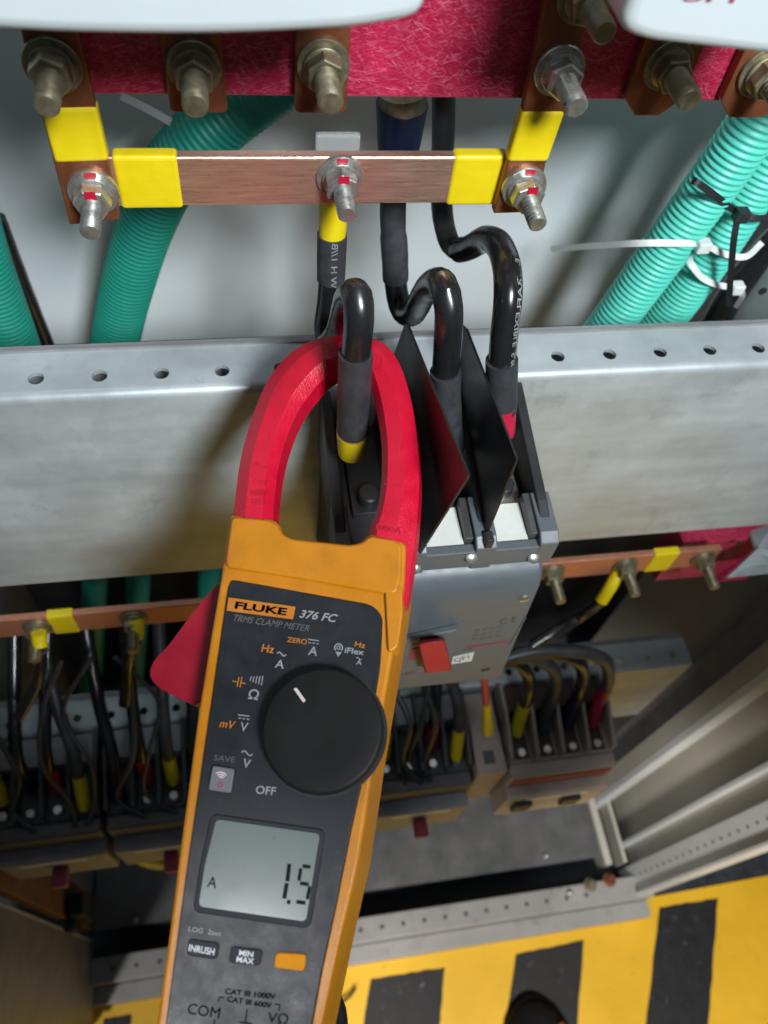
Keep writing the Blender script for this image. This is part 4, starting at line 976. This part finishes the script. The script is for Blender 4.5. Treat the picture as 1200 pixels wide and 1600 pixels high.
for i, (e_, dx) in enumerate((('yellow_sleeve', -0.03), ('shrink', -0.05), ('blue_sleeve', -0.06), ('red_sleeve', -0.09))):
    x = 0.250 + (i + .5) * 0.118 / 4
    drop(x, dx, e_, f'{ordn[i]} arching cable from the left, {nm[e_]} end, over the cream breaker', r=0.0068, y2=0.235,
         top=[(x + dx - .06, 0.27, ZL + 0.09 + .01 * i), (x + dx, 0.275, ZL + 0.115 + .006 * i), (x + dx * .25, 0.268, ZL + 0.10 + .006 * i), (x + 0.006, 0.262, ZL + 0.06), (x + .004, 0.25, ZL + 0.02), (x, 0.235, ZL - 0.005)])
t = thing('control_wire', (0.228, 0.215, ZL), 'thin red wire with an orange-yellow end, hanging above the narrow auxiliary block', 'wire')
MB().tube([ay(755, 1048, 0.235), ay(758, 1075, 0.232), ay(760, 1103, 0.229)], 0.0036, 10).build('jacket', M['red_sleeve'], t)
MB().tube([ay(760, 1100, 0.229), ay(761, 1120, 0.226), ay(762, 1142, 0.224)], lambda u: 0.0040 + 0.0028 * u, 12).build('coloured_end', M['yellow_sleeve'], t)
# wires curving under the left breakers
o = MB().tube([az(203, 1328, H - 1.05), az(222, 1346, H - 1.05), az(255, 1352, H - 1.05), az(285, 1345, H - 1.04), az(330, 1330, H - 1.03)], 0.005, 12).build('control_wire', M['yellow_sleeve'], smooth=60); solo(o, az(255, 1352, H - 1.05))
tag(o, 'yellow wire bowing out below the left low breakers', 'wire')
o = MB().tube([az(225, 1322, H - 1.04), az(250, 1330, H - 1.04), az(278, 1322, H - 1.03), az(310, 1310, H - 1.02)], 0.006, 12).build('control_wire', M['blue_wire'], smooth=60); solo(o, az(250, 1330, H - 1.04))
tag(o, 'blue wire just above the bowed yellow wire, left of the meter', 'wire')

rw_ = random.Random(5)
for k in range(9):
    left = k < 5
    x = rw_.uniform(-0.27, -0.06) if left else rw_.uniform(0.10, 0.22)
    P = [Vector((x + rw_.uniform(-.03, .03), 0.30, ZL + 0.16)), Vector((x + rw_.uniform(-.02, .02), 0.275, ZL + rw_.uniform(.09, .12))), Vector((x + rw_.uniform(-.012, .012), 0.238, ZL + rw_.uniform(.04, .07))),
         Vector((x + rw_.uniform(-.02, .02), 0.215, ZL + rw_.uniform(0, .02))), Vector((x + rw_.uniform(-.01, .01), 0.196, ZL - 0.012))]
    o = MB().tube(P, rw_.uniform(0.0018, 0.0034), 8, step=0.006).build('control_wire', M[rw_.choice(['cable', 'cable_grey', 'cable_grey', 'rubber', 'brown'])], smooth=60); solo(o, P[-1])
    tag(o, 'thin dark control wire tangled over the low breakers left of the meter' if left else 'thin dark control wire over the low breaker under the big red lever', 'wire', 'thin wires left of the meter' if left else 'thin wires under the red lever')

# ================================================================== PERSON'S SHOE
sx = az(840, 1583, 0.05)
shoe = thing('work_shoe', (sx.x, sx.y - 0.10, 0.004), 'toe of a black work shoe on the black floor stripe at the bottom edge', 'shoe')
def shoe_mesh(z0, z1, grow, flat):
    vs = []; fs = []; n = 28; rings = 9
    def outline(g):
        c, s = math.cos(g), math.sin(g)
        y = s * 0.145; wdt = 0.060 + 0.012 * (s * 0.5 + 0.5) - 0.008 * math.exp(-((s + 0.15) / 0.25) ** 2)
        return c * wdt, y
    for j in range(rings):
        t = j / (rings - 1); k = 1.0 if flat else math.sqrt(max(0.0, 1 - t * t * 0.985))
        for i in range(n):
            x, y = outline(2 * math.pi * i / n); front = (y + 0.145) / 0.29
            zz = z0 + (z1 - z0) * t * (1 if flat else (1.0 - 0.45 * front ** 1.5))
            vs.append((sx.x + x * (k * .96 + .04) * grow, sx.y - 0.125 + y * (k * .93 + .07) * grow, zz))
    for j in range(rings - 1):
        for i in range(n): fs.append((j * n + i, j * n + (i + 1) % n, (j + 1) * n + (i + 1) % n, (j + 1) * n + i))
    fs += [tuple(range(n))[::-1], tuple((rings - 1) * n + i for i in range(n))]
    return MB().add(vs, fs)
shoe_mesh(0.022, 0.105, 1.0, False).build('upper', M['shoe'], shoe, smooth=60)
shoe_mesh(0.004, 0.022, 1.03, True).build('sole', M['shoe'], shoe, smooth=40, bevel=0.003)
mb = MB()
MB().tube([(sx.x + 0.030, sx.y - 0.02, 0.062), (sx.x + 0.047, sx.y - 0.045, 0.045), (sx.x + 0.052, sx.y - 0.08, 0.04)], 0.005, 10).build('side_strip', M['orange_cloth'], shoe)
